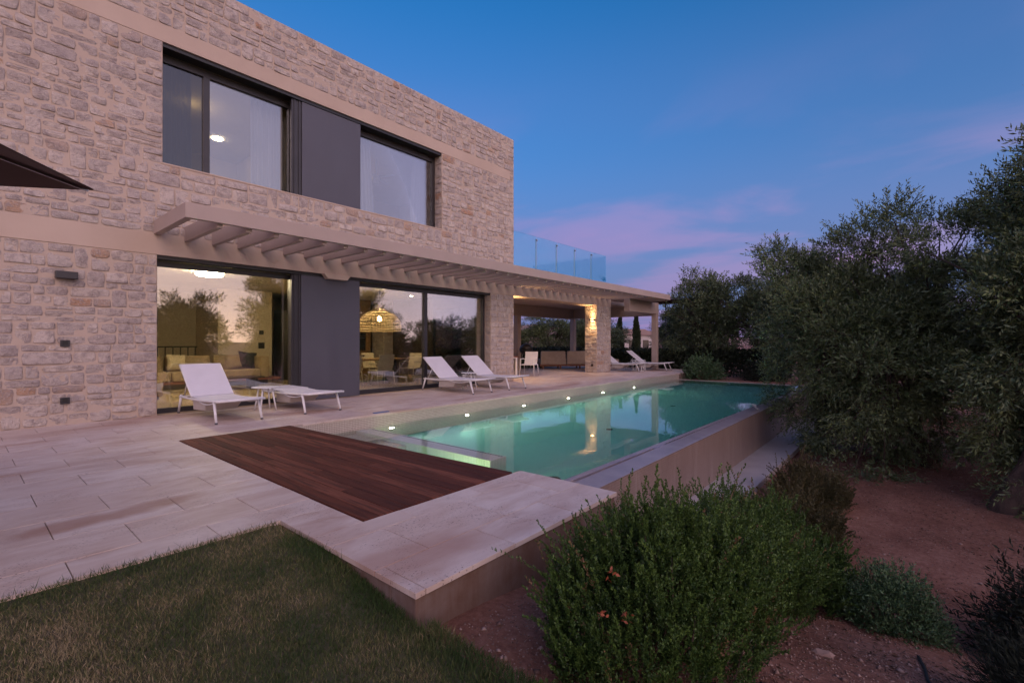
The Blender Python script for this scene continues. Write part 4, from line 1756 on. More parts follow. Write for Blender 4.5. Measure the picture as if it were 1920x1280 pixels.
# dining corner
t = thing('dining_table', 'long oak dining table with black legs behind the glass', 'table', (8.55, 13.35, 0.0))
mb = MB()
mb.box(-1.35, 1.35, -0.5, 0.5, 0.72, 0.765)
mb.build('table_top', M['inwood'], t, bevel=0.006)
for s in (-1, 1):
    mb = MB()
    mb.hexa([(s * 0.95 - 0.06, -0.42, 0), (s * 0.95 + 0.06, -0.42, 0), (s * 0.95 + 0.06, 0.42, 0), (s * 0.95 - 0.06, 0.42, 0)],
            [(s * 0.95 - 0.06, -0.18, 0.719), (s * 0.95 + 0.06, -0.18, 0.719), (s * 0.95 + 0.06, 0.18, 0.719), (s * 0.95 - 0.06, 0.18, 0.719)])
    mb.build('leg', M['black'], t)
grp = 'cream armchairs round the dining table'
dc = make_chair('cream armchair with its back to the dining room glass', grp, M['chairfab'], M['chairfab'])
dc.location = (8.50, 12.45, 0.0)
dc.rotation_euler = (0, 0, R(176))
dup(dc, (10.0, 12.95, 0.0), R(-72), 'cream armchair at the head of dining table in profile')
dup(dc, (9.35, 14.15, 0.0), R(4), 'cream armchair behind the dining table under pendant edge')
dup(dc, (8.1, 14.2, 0.0), R(-4), 'cream armchair behind the dining table beside black bowl')
dup(dc, (7.45, 12.5, 0.0), R(172), 'cream armchair half hidden by the dark grey panel')
mb = MB()
mb.lathe([(0.0, 0.0), (0.08, 0.0), (0.20, 0.06), (0.26, 0.11), (0.25, 0.115), (0.18, 0.07), (0.0, 0.03)], 24)
o = mb.build('bowl', M['black'], smooth=True)
o.location = (8.35, 13.55, 0.766)
tag(o, 'black bowl on the oak dining table', 'bowl')
t = thing('pendant_lamp', 'large wicker dome pendant lamp over the dining table', 'pendant lamp', (9.05, 13.35, 0))
prof = [(0.10, 2.52), (0.12, 2.40), (0.24, 2.33), (0.46, 2.22), (0.62, 2.04), (0.70, 1.82), (0.68, 1.66)]
shade = MB()
ns = 44
for k in range(ns):   # ribs of woven cane
    a = 2 * math.pi * k / ns
    shade.tube([(r_2 * math.cos(a), r_2 * math.sin(a), z) for r_2, z in prof], 0.011, 4, False)
for r_2, z in [(0.12, 2.42), (0.30, 2.305), (0.46, 2.22), (0.55, 2.13), (0.62, 2.04), (0.665, 1.93), (0.70, 1.82), (0.69, 1.74), (0.68, 1.66)]:
    shade.tube([(r_2 * math.cos(2 * math.pi * k / 36), r_2 * math.sin(2 * math.pi * k / 36), z) for k in range(37)], 0.012, 4, False)
shade.build('shade', M['wicker'], t)
mb = MB()
mb.tube([(0, 0, 2.52), (0, 0, 3.0)], 0.008, 6)
mb.build('cord', M['black'], t)
mb = MB()
mb.lathe([(0.0, 1.98), (0.05, 2.0), (0.06, 2.06), (0.03, 2.12), (0.0, 2.13)], 16)
mb.build('bulb', M['bulb'], t, smooth=True)
t = thing('oven', 'built-in black oven in the oak kitchen panelling', 'oven', (10.55, 17.0, 1.25))
mb = MB()
mb.box(-0.30, 0.30, -0.03, -0.001, -0.28, 0.28)
mb.build('door', M['screen'], t, bevel=0.006)
mb = MB()
mb.box(-0.30, 0.30, -0.04, -0.001, 0.30, 0.42)
mb.build('control_panel', M['black'], t, bevel=0.004)
mb = MB()
mb.bar((-0.25, -0.06, 0.22), (0.25, -0.06, 0.22), 0.02, 0.02)
mb.build('handle', M['steel'], t)
for k, (x, y) in enumerate(((7.2, 15.2), (9.6, 15.6), (11.0, 14.2), (8.4, 11.6))):
    mb = MB()
    mb.lathe([(0.0, -0.008), (0.05, -0.008), (0.05, 0.0)], 14)
    o = mb.build('ceiling_spotlight', M['spot'])
    o.location = (x, y, 3.0)
    tag(o, ('recessed kitchen spotlight left of the pendant lamp', 'recessed kitchen spotlight behind the pendant lamp', 'recessed kitchen spotlight near the side door', 'recessed spotlight right behind the dining glass')[k], 'spotlight', 'recessed kitchen spotlights')

# upstairs
mb = MB()
mb.lathe([(0.0, -0.03), (0.12, -0.03), (0.13, 0.0)], 20)
o = mb.build('ceiling_lamp', emit('bedroom_lamp_glow', (1.0, 0.80, 0.50), 22))
o.location = (4.55, 14.1, 6.70)
tag(o, 'small glowing ceiling lamp in the upper bedroom window', 'ceiling lamp')
t = thing('ceiling_fan', 'white ceiling fan in the upper window beside curtain', 'ceiling fan', (8.15, 12.2, 6.7))
mb = MB()
mb.tube([(0, 0, -0.002), (0, 0, -0.45)], 0.02, 8)
mb.build('rod', M['white'], t)
mb = MB()
mb.lathe([(0.0, -0.72), (0.10, -0.70), (0.12, -0.55), (0.10, -0.45), (0.0, -0.44)], 20)
mb.build('motor', M['white'], t, smooth=True)
for k in range(4):
    a = R(20 + 90 * k)
    mb = MB()
    d = Vector((math.cos(a), math.sin(a), 0))
    mb.bar(d * 0.11 + Vector((0, 0, -0.52)), d * 0.62 + Vector((0, 0, -0.52)), 0.11, 0.012)
    mb.build('blade', M['white'], t)
for x, y in ((3.4, 12.5), (7.6, 13.5)):
    ld = bpy.data.lights.new('bedroom_light', 'POINT')
    ld.energy = 8
    ld.color = (1.0, 0.66, 0.25)
    ld.shadow_soft_size = 0.15
    lo = bpy.data.objects.new('bedroom_light', ld)
    COL.objects.link(lo)
    lo.location = (x, y, 6.45)


def curtain(label, x0, x1, z0, z1, y, taper=0.0):
    mb = MB()
    nxx, nzz = 44, 10
    vs_, fs_ = [], []
    for j in range(nzz + 1):
        q = j / nzz
        w = (x1 - x0) * (1 - taper * q)
        for i in range(nxx + 1):
            s = i / nxx
            yy = y + 0.045 * math.sin(s * 2 * math.pi * 7 + 0.6 * math.sin(q * 2)) + 0.02 * math.sin(s * 23)
            vs_.append((x0 + w * s if taper >= 0 else x1 - (x1 - x0) * (1 + taper * q) * (1 - s), yy, z0 + (z1 - z0) * q))
    for j in range(nzz):
        for i in range(nxx):
            o = j * (nxx + 1) + i
            fs_.append((o, o + 1, o + nxx + 2, o + nxx + 1))
    mb.add(vs_, fs_)
    o = mb.build('curtain', M['curtain'], smooth=True)
    return tag(o, label, 'curtain', 'sheer white curtains upstairs')


curtain('sheer white curtain beside dark panel in larger upper window', 4.15, 4.95, 4.35, 6.68, FY + 0.66)
curtain('sheer white curtain next to dark panel in second upper window', 6.45, 7.2, 4.35, 6.68, FY + 0.66, 0.2)
curtain('sheer white curtain at stone end of second upper window', 8.35, 9.1, 4.35, 6.68, FY + 0.66, -0.2)
curtain('dark sheer curtain behind the narrow screened upper pane', 2.45, 3.05, 4.35, 6.68, FY + 0.66)


# ------------------------------------------------------------------ plants
def shoots_to_leaves(B, D, Ls, per, leafL, leafW, g, droop=0.0, spread=0.9, tone=None):
    """leaves along shoots: bases B, directions D, lengths Ls"""
    n = len(B)
    t = np.tile(np.linspace(0.12, 1.0, per), n)
    Bi = np.repeat(B, per, 0)
    Di = np.repeat(norm(D), per, 0)
    Li = np.repeat(Ls, per)
    P = Bi + Di * (t * Li)[:, None]
    P[:, 2] -= droop * (t * Li) ** 2
    rad = g.normal(size=P.shape)
    rad = norm(rad - Di * (rad * Di).sum(1, keepdims=True))
    LD = Di * (0.55 + 0.5 * t[:, None]) + rad * spread
    LL = leafL * g.uniform(0.65, 1.2, len(P)) * (1.05 - 0.25 * t)
    tn = np.repeat(tone if tone is not None else g.random(n), per)
    rn_ = np.clip(tn + g.normal(0, 0.16, len(P)), 0, 1)
    return diamonds(P, LD, LL, leafW * g.uniform(0.8, 1.2, len(P)), rn_, g)


def olive_meshes(seed, crown, rad, clumps, shoots, per, leafL, leafW, base, fork, trunk_r, m, clump_r=0.5, shootL=0.3, low=-1.0):
    g = np.random.default_rng(seed)
    rr = random.Random(seed)
    crown = np.array(crown)
    rad = np.array(rad)
    C_ = []
    while len(C_) < clumps:
        d = g.normal(size=3)
        d /= np.linalg.norm(d)
        if d[2] < low:
            continue
        q = g.uniform(0.42, 1.0)
        lump = 1 + 0.42 * mnoise.noise((d[0] * 1.9 + seed, d[1] * 1.9, d[2] * 1.9))
        C_.append(crown + d * rad * q * lump)
    C_ = np.array(C_)
    Vs, Fs, As, o = [], [], [], 0
    tr = MB()
    basev, forkv = Vector(base), Vector(fork)
    mid = basev.lerp(forkv, 0.5) + Vector((rr.uniform(-.1, .1), rr.uniform(-.1, .1), 0))
    tr.tube([basev - Vector((0, 0, 0.15)), basev + Vector((0, 0, 0.06)), mid, forkv], [trunk_r * 1.35, trunk_r * 1.12, trunk_r, trunk_r * 0.8], 10)
    limbs = []
    nl = 6
    for k in range(nl):
        a = 2 * math.pi * k / nl + rr.uniform(-.4, .4)
        e = Vector(crown) + Vector((math.cos(a) * rad[0] * 0.45, math.sin(a) * rad[1] * 0.45, rad[2] * rr.uniform(-0.1, 0.35)))
        m1 = forkv.lerp(e, 0.5) + Vector((rr.uniform(-.15, .15), rr.uniform(-.15, .15), -0.12))
        tr.tube([forkv - Vector((0, 0, 0.05)), m1, e], [trunk_r * 0.62, trunk_r * 0.4, trunk_r * 0.22], 7)
        limbs.append((m1, e))
    for c in C_:
        cv = Vector(c)
        m1, e = min(limbs, key=lambda q: (q[1] - cv).length)
        s = m1.lerp(e, rr.uniform(0.3, 1.0))
        mm = s.lerp(cv, 0.5) + Vector((rr.uniform(-.12, .12), rr.uniform(-.12, .12), rr.uniform(-.05, .12)))
        tr.tube([s, mm, cv], [trunk_r * 0.2, trunk_r * 0.13, trunk_r * 0.06], 5)
        n = int(shoots * rr.uniform(0.6, 1.4))
        d = norm(g.normal(size=(n, 3)))
        cr = clump_r * rr.uniform(0.7, 1.3)
        B = c + d * (g.uniform(0.05, 0.85, n) ** 0.7 * cr)[:, None] * np.array([1, 1, 0.8])
        outw = norm((c - crown) / rad)[None] if False else ((c - crown) / rad)[None]
        up = 0.55 if c[2] > crown[2] - rad[2] * 0.3 else -0.25
        D = d * 0.75 + outw * 0.6 + np.array([0, 0, up]) + g.normal(0, 0.25, (n, 3))
        Ls = g.uniform(0.5, 1.25, n) * shootL
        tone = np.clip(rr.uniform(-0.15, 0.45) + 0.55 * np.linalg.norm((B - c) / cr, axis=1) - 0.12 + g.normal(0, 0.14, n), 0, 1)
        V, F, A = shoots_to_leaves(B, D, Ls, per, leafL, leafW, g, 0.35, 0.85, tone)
        Vs.append(V)
        Fs.append(F + o)
        As.append(A)
        o += len(V)
    return np_mesh('crown', np.concatenate(Vs), np.concatenate(Fs), m, np.concatenate(As)), tr.mesh('trunk', M['bark'], smooth=True)


def plant(name, label, cat, loc, meshes, rz=0, group=None, sc=1.0, parts=('crown', 'trunk')):
    t = thing(name, label, cat, loc, rz, group)
    t.scale = (sc, sc, sc) if isinstance(sc, (int, float)) else sc
    for nm, me in zip(parts, meshes):
        link(nm, me, t)
    return t


# the big olives beside the pool
gz = ground_z(12.5, -0.24)
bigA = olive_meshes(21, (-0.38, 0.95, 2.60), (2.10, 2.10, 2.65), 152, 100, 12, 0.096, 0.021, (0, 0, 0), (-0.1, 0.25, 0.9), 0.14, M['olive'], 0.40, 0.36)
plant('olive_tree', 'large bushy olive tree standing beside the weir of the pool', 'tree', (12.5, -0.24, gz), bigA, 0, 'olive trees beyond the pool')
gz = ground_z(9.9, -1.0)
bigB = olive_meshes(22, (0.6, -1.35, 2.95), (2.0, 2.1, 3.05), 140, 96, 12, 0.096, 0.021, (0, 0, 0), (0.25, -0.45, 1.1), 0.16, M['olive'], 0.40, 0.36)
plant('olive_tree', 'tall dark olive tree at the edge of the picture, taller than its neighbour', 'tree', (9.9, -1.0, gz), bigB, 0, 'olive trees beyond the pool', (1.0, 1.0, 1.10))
mid1 = olive_meshes(31, (0, 0, 2.9), (1.75, 1.75, 1.95), 85, 52, 9, 0.115, 0.036, (0, 0, 0), (0.1, 0, 1.0), 0.13, M['olive_far'], 0.50, 0.36)
mid2 = olive_meshes(32, (0, 0.1, 2.7), (2.1, 1.8, 1.8), 85, 52, 9, 0.115, 0.036, (0, 0, 0), (-0.15, 0.1, 0.9), 0.14, M['olive_far'], 0.52, 0.36)
mids = [
    (mid1, 23.6, 7.7, 30, (1.0, 1.0, 1.02), 'olive tree just behind the end of the pergola'),
    (mid2, 23.5, 5.3, 100, (0.95, 0.95, 1.02), 'olive tree behind the far pool edge, middle of three'),
    (mid1, 21.4, 3.3, 200, (0.95, 0.95, 1.02), 'olive tree behind the far pool corner, nearest the weir'),
    (mid2, 17.8, 0.8, 250, (0.9, 0.9, 0.78), 'olive tree partly hidden behind the large bushy olive'),
    (mid1, 20.5, -2.5, 300, (1.1, 1.1, 0.75), 'broad olive tree behind the gap between two large olives'),
    (mid2, 15.2, -2.6, 20, (1.0, 1.0, 0.72), 'olive tree in the dark gap behind the tall edge olive'),
    (mid1, 13.4, -4.6, 120, (1.2, 1.2, 1.2), 'olive tree at the very edge behind the tall dark olive'),
    (mid2, 28.0, 9.6, 10, (1.0, 1.0, 0.95), 'olive tree seen through the gap beside outer pergola post'),
    (mid1, 30.0, 11.6, 70, (1.0, 1.0, 0.75), 'low olive tree beyond hedge between pillar and outer post'),
    (mid2, 29.0, 16.9, 40, (1.15, 1.15, 0.72), 'olive tree beyond hedge directly behind the outdoor sofa'),
    (mid1, 27.0, 19.5, 160, (1.1, 1.1, 0.72), 'olive tree beyond hedge above the outdoor armchairs'),
    (mid1, 33.0, 20.2, 220, (1.2, 1.2, 0.78), 'olive tree beyond hedge between rear post and lit pillar'),
    (mid2, 26.0, 22.5, 190, (0.9, 0.9, 0.62), 'small olive tree beyond hedge next to villa corner pillar'),
]
for me, x, y, rz, sc_, lab in mids:
    plant('olive_tree', lab, 'tree', (x, y, ground_z(x, y) - 0.05), me, R(rz), 'olive trees beyond the pool', sc_)
refl = [(3.0, -11.0, 1.0), (7.0, -9.0, 0.95), (9.5, -13.0, 1.1), (13.5, -7.5, 1.15), (17.5, -9.5, 0.72), (22.0, -10.0, 0.80), (-2.5, -13.5, 0.9), (26.5, -4.0, 1.0), (27.5, 1.0, 1.05), (-8.0, -9.0, 1.1)]
names = ['opposite living room door', 'opposite dark panel', 'opposite dining door, farther one', 'opposite dining door, nearer one',
         'opposite villa corner', 'opposite lit pillar', 'farthest toward parasol', 'past the large olives', 'past far pool corner', 'behind the parasol']
for k, (x, y, s) in enumerate(refl):
    plant('olive_tree', 'olive tree across the garden mirrored in the windows, ' + names[k], 'tree', (x, y, ground_z(x, y) - 0.05), (mid1, mid2)[k % 2], R(40 * k), 'olive trees mirrored in the windows', s)


def cypress_mesh(seed, h, r):
    g = np.random.default_rng(seed)
    n = 5200
    q = g.random(n) ** 0.8
    prof = np.sin(np.clip(q * 1.08 + 0.06, 0, 1) * math.pi) ** 0.7 * (1 - q * 0.45)
    a = g.uniform(0, 2 * math.pi, n)
    lump = 1 + 0.18 * np.sin(a * 3 + q * 9) + g.normal(0, 0.1, n)
    rad = r * prof * np.sqrt(g.uniform(0.35, 1.0, n)) * lump
    P = np.stack([rad * np.cos(a), rad * np.sin(a), 0.2 + q * h], 1)
    D = np.stack([np.cos(a) * 0.35, np.sin(a) * 0.35, np.full(n, 1.0)], 1) + g.normal(0, 0.15, (n, 3))
    V, F, A = diamonds(P, D, g.uniform(0.16, 0.34, n), 0.075, g.random(n), g)
    tr = MB()
    tr.tube([(0, 0, -0.2), (0, 0, h * 0.8)], [0.12, 0.03], 8)
    return np_mesh('crown', V, F, M['cypress'], A), tr.mesh('trunk', M['bark'])


cyp = cypress_mesh(5, 4.6, 0.34)
for (u, d, s, tilt, lab) in ((1152.5, 43.0, 1.0, 7, 'slender leaning cypress next to the lit stone pillar'),
                             (1162.5, 42.0, 0.95, 0, 'slender upright cypress beside the leaning one'),
                             (1193.0, 40.0, 0.98, 0, 'dark cypress rising behind olive foliage by the pergola post')):
    rr_ = (u - 960) / 890
    x, y = (fw.x + rr_ * fw.y) * d, (fw.y - rr_ * fw.x) * d
    o = plant('cypress_tree', lab, 'tree', (x, y, -0.7), cyp, R(u), 'cypresses beyond the terrace', s)
    if tilt:
        o.rotation_euler = (0, R(tilt), R(-45))

# small far house glimpsed past the cypresses
t = thing('distant_house', 'small pale far house glimpsed between cypresses and olive', 'house', (66, 34.2, -0.6), R(-30))
mb = MB()
mb.box(-4, 4, -3, 3, 0, 2.9)
mb.build('wall', M['ledge'], t)
mb = MB()
mb.hexa([(-4.3, -3.3, 2.9), (4.3, -3.3, 2.9), (4.3, 3.3, 2.9), (-4.3, 3.3, 2.9)], [(-4.3, -0.1, 3.9), (4.3, -0.1, 3.9), (4.3, 0.1, 3.9), (-4.3, 0.1, 3.9)])
mb.build('roof', M['hill'], t)
for x in (-2.4, 0.0, 2.4):
    mb = MB()
    mb.box(x - 0.5, x + 0.5, -3.04, -3.001, 1.0, 2.2)
    mb.build('window', M['screen'], t)


def hedge(label, x0, x1, y0, y1, zb, zt, n, seed):
    g = np.random.default_rng(seed)
    t = thing('hedge', label, 'hedge', ((x0 + x1) / 2, (y0 + y1) / 2, zb))
    hx, hy, h = (x1 - x0) / 2, (y1 - y0) / 2, zt - zb
    P = np.stack([g.uniform(-hx, hx, n), g.uniform(-hy, hy, n), g.uniform(0, 1, n) ** 0.6 * h], 1)
    P += 0.05 * np.sin(P[:, [1, 2, 0]] * 4.0)
    D = g.normal(size=(n, 3)) + np.array([0, 0, 0.5])
    V, F, A = diamonds(P, D, g.uniform(0.09, 0.15, n), 0.075, g.random(n), g)
    link('foliage', np_mesh('foliage', V, F, M['hedge'], A), t)
    mb = MB()
    for k in range(int(max(hx, hy) * 2 / 0.6)):
        q = -max(hx, hy) + 0.3 + 0.6 * k
        p = (q, 0) if hx > hy else (0, q)
        mb.tube([(p[0], p[1], -0.2), (p[0] + 0.05, p[1], h * 0.8)], [0.025, 0.01], 5)
    mb.build('stems', M['bark'], t)
    return t


hedge('long low dark clipped hedge along the end of the terrace', 22.6, 23.4, 3.9, 16.2, -0.35, 0.92, 30000, 3)
hedge('low dark clipped hedge behind the covered terrace and sofa', 12.4, 22.5, 14.8, 15.6, -0.3, 0.95, 24000, 4)


# junipers: feathery plumes of small scale leaves
def juniper_mesh(seed, rx, ry, h, plumes, m, per=14, leaf=0.018):
    g = np.random.default_rng(seed)
    a = g.uniform(0, 2 * math.pi, plumes)
    q = np.sqrt(g.random(plumes))
    hx = q * np.cos(a) * rx
    hy = q * np.sin(a) * ry
    lump = np.array([mnoise.noise((x * 2.3 + seed, y * 2.3, 0)) for x, y in zip(hx, hy)])
    topz = h * (1 - 0.42 * q ** 3.0) * (0.80 + 0.46 * lump)
    zz = topz * g.uniform(0.05, 0.95, plumes) ** 0.6 - 0.05
    B = np.stack([hx, hy, zz], 1)
    D = np.stack([hx / rx * 0.42, hy / ry * 0.42, np.full(plumes, 1.0)], 1) + g.normal(0, 0.14, (plumes, 3))
    D = norm(D)
    Ls = g.uniform(0.13, 0.27, plumes)
    Ls[g.random(plumes) < 0.05] *= 1.35
    sp = 5                                   # leaves on one side sprig
    N = plumes * per
    t = np.tile(np.linspace(0.02, 1.0, per), plumes)
    Bi, Di, Li = np.repeat(B, per, 0), np.repeat(D, per, 0), np.repeat(Ls, per)
    bend = np.repeat(g.normal(0, 1.0, (plumes, 3)), per, 0)
    A0 = Bi + Di * (t * Li)[:, None] + bend * ((t * Li) ** 2)[:, None]
    rad = g.normal(size=A0.shape)
    rad = norm(rad - Di * (rad * Di).sum(1, keepdims=True))
    SD = norm(Di + rad * (0.75 - 0.55 * t)[:, None])
    SL = (0.033 * (1 - t) ** 0.5 + 0.006) * g.uniform(0.7, 1.2, N)
    tt = np.tile(np.linspace(0.0, 1.0, sp), N)
    A1, S1, L1 = np.repeat(A0, sp, 0), np.repeat(SD, sp, 0), np.repeat(SL, sp)
    P = A1 + S1 * (tt * L1)[:, None]
    r3 = g.normal(size=P.shape)
    LD = S1 * 0.9 + norm(r3) * 0.55
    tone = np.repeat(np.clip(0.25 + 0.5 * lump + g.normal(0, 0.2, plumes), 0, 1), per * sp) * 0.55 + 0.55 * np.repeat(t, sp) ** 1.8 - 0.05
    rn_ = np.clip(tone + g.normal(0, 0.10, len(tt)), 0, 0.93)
    rn_[np.repeat(g.random(plumes) < 0.045, per * sp)] = 1.0
    V, F, A = diamonds(P, LD, leaf * g.uniform(0.6, 1.25, len(tt)), leaf * 0.50, rn_, g)
    st = MB()
    rr = random.Random(seed)
    for k in range(0, plumes, max(1, plumes // 60)):
        e = Vector(B[k])
        s = Vector((rr.uniform(-.12, .12) * rx / 0.6, rr.uniform(-.1, .1), -0.12))
        mm = s.lerp(e, 0.55) + Vector((rr.uniform(-.06, .06), rr.uniform(-.06, .06), rr.uniform(-.08, .02)))
        st.tube([s, mm, e, e + Vector(D[k]) * Ls[k] * 0.7], [0.016, 0.010, 0.005, 0.002], 5)
    return np_mesh('foliage', V, F, m, A), st.mesh('stems', M['bark'])


JP = ('foliage', 'stems')
jg = 'junipers along the pool wall'
for (x, y, rx, ry, h, n, m_, sd, lab) in (
        (2.46, 1.03, 0.72, 0.48, 0.74, 1750, 'juniper', 51, 'big feathery juniper bush before the terrace corner wall'),
        (3.70, 1.04, 0.74, 0.50, 0.84, 1400, 'juniper', 52, 'green juniper bush merging with the big feathery one'),
        (4.95, 0.95, 0.70, 0.48, 0.84, 1000, 'juniper', 53, 'green juniper bush in the middle of the row by the ledge'),
        (6.5, 1.12, 0.72, 0.46, 0.62, 900, 'juniper_dry', 54, 'brownish juniper bush farther along the weir wall'),
        (8.3, 1.20, 0.80, 0.46, 0.55, 800, 'juniper_dry', 55, 'brownish juniper bush under the olive tree by the weir')):
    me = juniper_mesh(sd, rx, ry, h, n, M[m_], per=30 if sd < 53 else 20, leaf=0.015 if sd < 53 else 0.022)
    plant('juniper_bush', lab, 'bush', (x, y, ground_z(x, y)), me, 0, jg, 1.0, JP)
# dead orange sprigs caught in the big juniper
for k, (x, y, z) in enumerate(((1.80, 0.97, 0.32), (1.76, 1.00, 0.16), (1.81, 0.91, 0.16))):
    g = np.random.default_rng(70 + k)
    P = np.array([[x, y, z]]) + g.normal(0, 0.012, (9, 3))
    V, F, A = diamonds(P, g.normal(size=(9, 3)), 0.024, 0.013, g.random(9), g)
    o = link('dead_sprig', np_mesh('dead_sprig', V, F, M['orange_leaf'], A))
    tag(o, ('orange dead sprig high on the big juniper bush', 'orange dead sprig low on the left of big juniper', 'orange dead sprig low in the middle of big juniper')[k], 'dead sprig', 'orange dead sprigs in the juniper')


def round_shrub(seed, rx, rz_, shoots, per, leafL, leafW, m, spread=0.9, shootL=0.12):
    g = np.random.default_rng(seed)
    d = norm(g.normal(size=(shoots, 3)))
    d[:, 2] = np.abs(d[:, 2])
    lump = 1 + 0.12 * np.array([mnoise.noise((q[0] * 3 + seed, q[1] * 3, q[2] * 3)) for q in d]) * 2
    B = d * np.array([rx, rx, rz_]) * (g.uniform(0.45, 0.95, shoots) * lump)[:, None]
    D = d + g.normal(0, 0.35, (shoots, 3)) + np.array([0, 0, 0.25])
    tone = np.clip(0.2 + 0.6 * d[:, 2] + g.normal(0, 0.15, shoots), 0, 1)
    V, F, A = shoots_to_leaves(B, D, g.uniform(0.6, 1.2, shoots) * shootL, per, leafL, leafW, g, 0.0, spread, tone)
    st = MB()
    for k in range(0, shoots, max(1, shoots // 40)):
        st.tube([(0, 0, -0.1), tuple(B[k] * 0.6), tuple(B[k])], [0.01, 0.006, 0.003], 4)
    return np_mesh('foliage', V, F, m, A), st.mesh('stems', M['bark'])


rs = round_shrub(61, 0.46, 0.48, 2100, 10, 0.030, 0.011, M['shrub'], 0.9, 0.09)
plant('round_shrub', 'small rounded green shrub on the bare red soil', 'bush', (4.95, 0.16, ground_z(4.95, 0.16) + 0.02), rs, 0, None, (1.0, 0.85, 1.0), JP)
ds = round_shrub(62, 0.55, 0.85, 900, 11, 0.085, 0.018, M['darkshrub'], 0.8, 0.30)
plant('dark_shrub', 'dark narrow leaved shrub beside the rounded green shrub', 'bush', (5.2, -0.90, ground_z(5.2, -0.9)), ds, 0, None, 0.85, JP)
ds2 = round_shrub(63, 0.50, 0.48, 1500, 12, 0.06, 0.008, M['darkshrub'], 0.5, 0.22)
plant('dark_shrub', 'low dark grassy shrub in the bottom corner', 'bush', (3.42, -0.62, ground_z(3.42, -0.62)), ds2, 0, None, 0.75, JP)
es = round_shrub(64, 0.75, 0.95, 700, 10, 0.09, 0.032, M['shrub'], 0.8, 0.28)
plant('leafy_shrub', 'leafy green shrub at the far corner of terrace and pool', 'bush', (20.35, 6.75, ground_z(20.35, 6.75)), es, 0, None, 1.0, JP)
plant('leafy_shrub', 'lower dark shrub at the far pool edge beside the leafy one', 'bush', (21.0, 4.6, ground_z(21, 4.6)), ds, 1.0, None, (1.2, 1.2, 0.8), JP)

# ------------------------------------------------------------------ ground litter
g = np.random.default_rng(91)
NG = 42000
d = 1.3 + g.random(NG) ** 1.5 * 11
u = g.uniform(760, 2000, NG)
rr_ = (u - 960) / 890
gx, gy = (fw.x + rr_ * fw.y) * d, (fw.y - rr_ * fw.x) * d
ok = ~(((gx < 3.8) & (gy > 1.94)) | (gy > 1.9) | (gx < 1.66))
gx, gy = gx[ok], gy[ok]
gzz = np.array([ground_z(a, b_) for a, b_ in zip(gx, gy)])
n = len(gx)
r2 = g.uniform(0.002, 0.008, n) * (1 + 1.8 * (g.random(n) < 0.03))
OCT = np.array([[1, 0, 0], [-1, 0, 0], [0, 1, 0], [0, -1, 0], [0, 0, 0.7], [0, 0, -0.7]], float)
V = OCT[None] * r2[:, None, None] * g.uniform(0.6, 1.35, (n, 6, 1)) + np.stack([gx, gy, gzz + r2 * 0.3], 1)[:, None]
FO = np.array([[0, 2, 4], [2, 1, 4], [1, 3, 4], [3, 0, 4], [2, 0, 5], [1, 2, 5], [3, 1, 5], [0, 3, 5]])
F = (FO[None] + (np.arange(n) * 6)[:, None, None]).reshape(-1, 3)
link('gravel', np_mesh('gravel', V.reshape(-1, 3), F, M['gravel'], np.repeat(g.random(n), 6)), kind='stuff')
NG = 16000
d = 2.0 + g.random(NG) ** 1.2 * 10
u = g.uniform(1250, 2000, NG)
rr_ = (u - 960) / 890
gx, gy = (fw.x + rr_ * fw.y) * d, (fw.y - rr_ * fw.x) * d
dens = np.array([mnoise.noise((a * 0.9, b_ * 0.9, 2.0)) for a, b_ in zip(gx, gy)]) + 0.10 * (gx - 6)
ok = (gy < 1.9) & (gx > 1.9) & (dens > g.uniform(-0.35, 0.5, NG))
gx, gy = gx[ok], gy[ok]
n = len(gx)
P = np.stack([gx, gy, np.array([ground_z(a, b_) for a, b_ in zip(gx, gy)]) + 0.006], 1)
D = np.stack([g.normal(size=n), g.normal(size=n), g.normal(0, 0.12, n)], 1)
V, F, A = diamonds(P, D, g.uniform(0.02, 0.05, n), g.uniform(0.005, 0.012, n), g.random(n), g)
link('fallen_leaves', np_mesh('fallen_leaves', V, F, M['debris'], A), kind='stuff')


def rock(label, x, y, z, s, seed):
    bm = bmesh.new()
    bmesh.ops.create_icosphere(bm, subdivisions=2, radius=1.0)
    for v in bm.verts:
        k = 1 + 0.45 * mnoise.noise(v.co * 1.4 + Vector((seed, 0, 0)))
        v.co = Vector((v.co.x * s[0], v.co.y * s[1], v.co.z * s[2])) * k
    me = bpy.data.meshes.new('rock')
    bm.to_mesh(me)
    bm.free()
    me.materials.append(M['rock'])
    o = link('rock', me, None, (x, y, z), seed)
    tag(o, label, 'rock', 'rocks at the foot of the terrace wall')


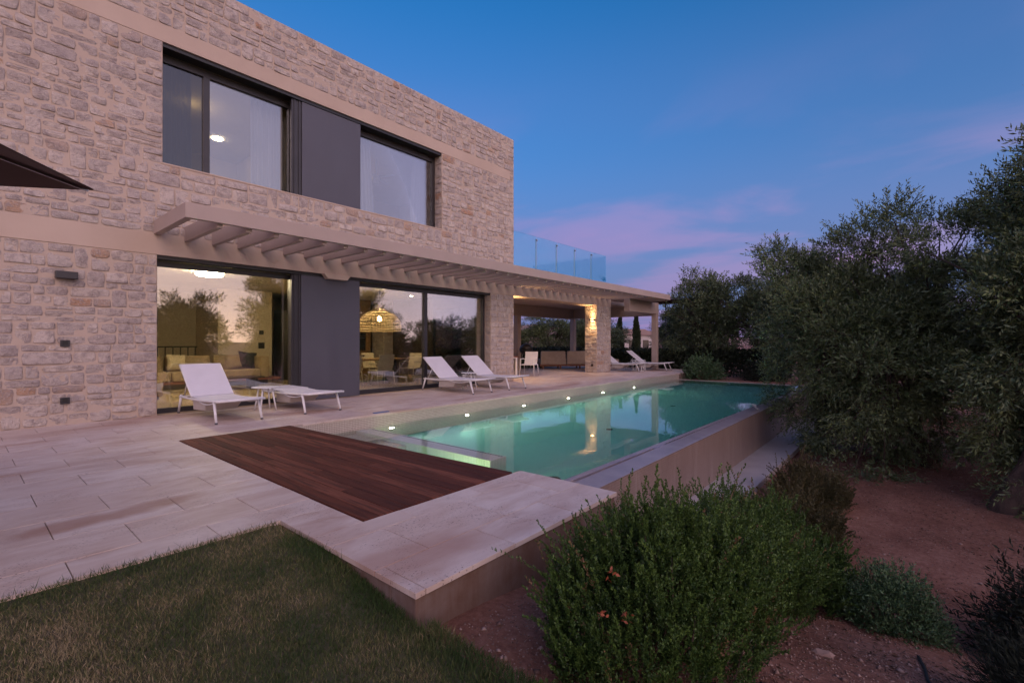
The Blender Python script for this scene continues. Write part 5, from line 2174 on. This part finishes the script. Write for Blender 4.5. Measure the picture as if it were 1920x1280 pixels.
rock('long pale lump of mortar at the foot of terrace wall', 2.02, 1.90, -0.36, (0.13, 0.04, 0.04), 1)
rock('pale rock under the terrace wall near its corner', 1.82, 1.86, -0.31, (0.06, 0.035, 0.035), 2)
rock('small pale stone on dark soil by the lawn edge', 1.80, 1.66, -0.26, (0.022, 0.018, 0.014), 3)
rock('smaller pale stone beside another on dark soil', 1.74, 1.62, -0.25, (0.016, 0.016, 0.012), 4)
rock('flat reddish stone half sunk in the open soil', 3.35, 0.42, ground_z(3.35, 0.42), (0.06, 0.05, 0.02), 5)

# irrigation hoses
for pts, lab in (([(2.45, 0.55), (2.30, 0.42), (2.1, 0.30), (1.95, 0.22), (1.7, 0.10)], 'black irrigation hose on soil below the big juniper'),
                 ([(4.25, -0.02), (3.95, -0.05), (3.6, -0.06), (3.25, -0.12), (2.9, -0.25)], 'black irrigation hose curving below the rounded shrub')):
    mb = MB()
    mb.tube([(x, y, ground_z(x, y) + 0.008) for x, y in pts], 0.009, 8)
    tag(mb.build('irrigation_hose', M['hose'], smooth=True), lab, 'hose', 'irrigation hoses on the soil')

# crumpled white shape on the weir, of unknown nature
bm = bmesh.new()
bmesh.ops.create_grid(bm, x_segments=10, y_segments=10, size=0.115)
for v in bm.verts:
    q = mnoise.noise(v.co * 9) * 0.06 + mnoise.noise(v.co * 20) * 0.02
    v.co = Vector((v.co.x * 0.8, v.co.y * 0.35 + q, abs(v.co.x + 0.115) * 0.55 + abs(q)))
me = bpy.data.meshes.new('white_shape')
bm.to_mesh(me)
bm.free()
me.materials.append(M['sling'])
o = link('white_shape', me, None, (11.7, 2.74, WZ + 0.005), R(150))
so = o.modifiers.new('thickness', 'SOLIDIFY')
so.thickness = 0.004
tag(o, 'unidentified crumpled white shape on the weir of the pool', 'scrap')
# blue strip at the pool rim
mb = MB()
mb.box(-0.16, 0.16, -0.035, 0.035, 0.0, 0.012)
o = mb.build('blue_strip', mat('blue_plastic', (0.05, 0.12, 0.32), None, 0.5), bevel=0.004)
o.location = (5.12, 7.50, 0.002)
tag(o, 'small flat blue strip on the paving at the pool rim', 'strip')
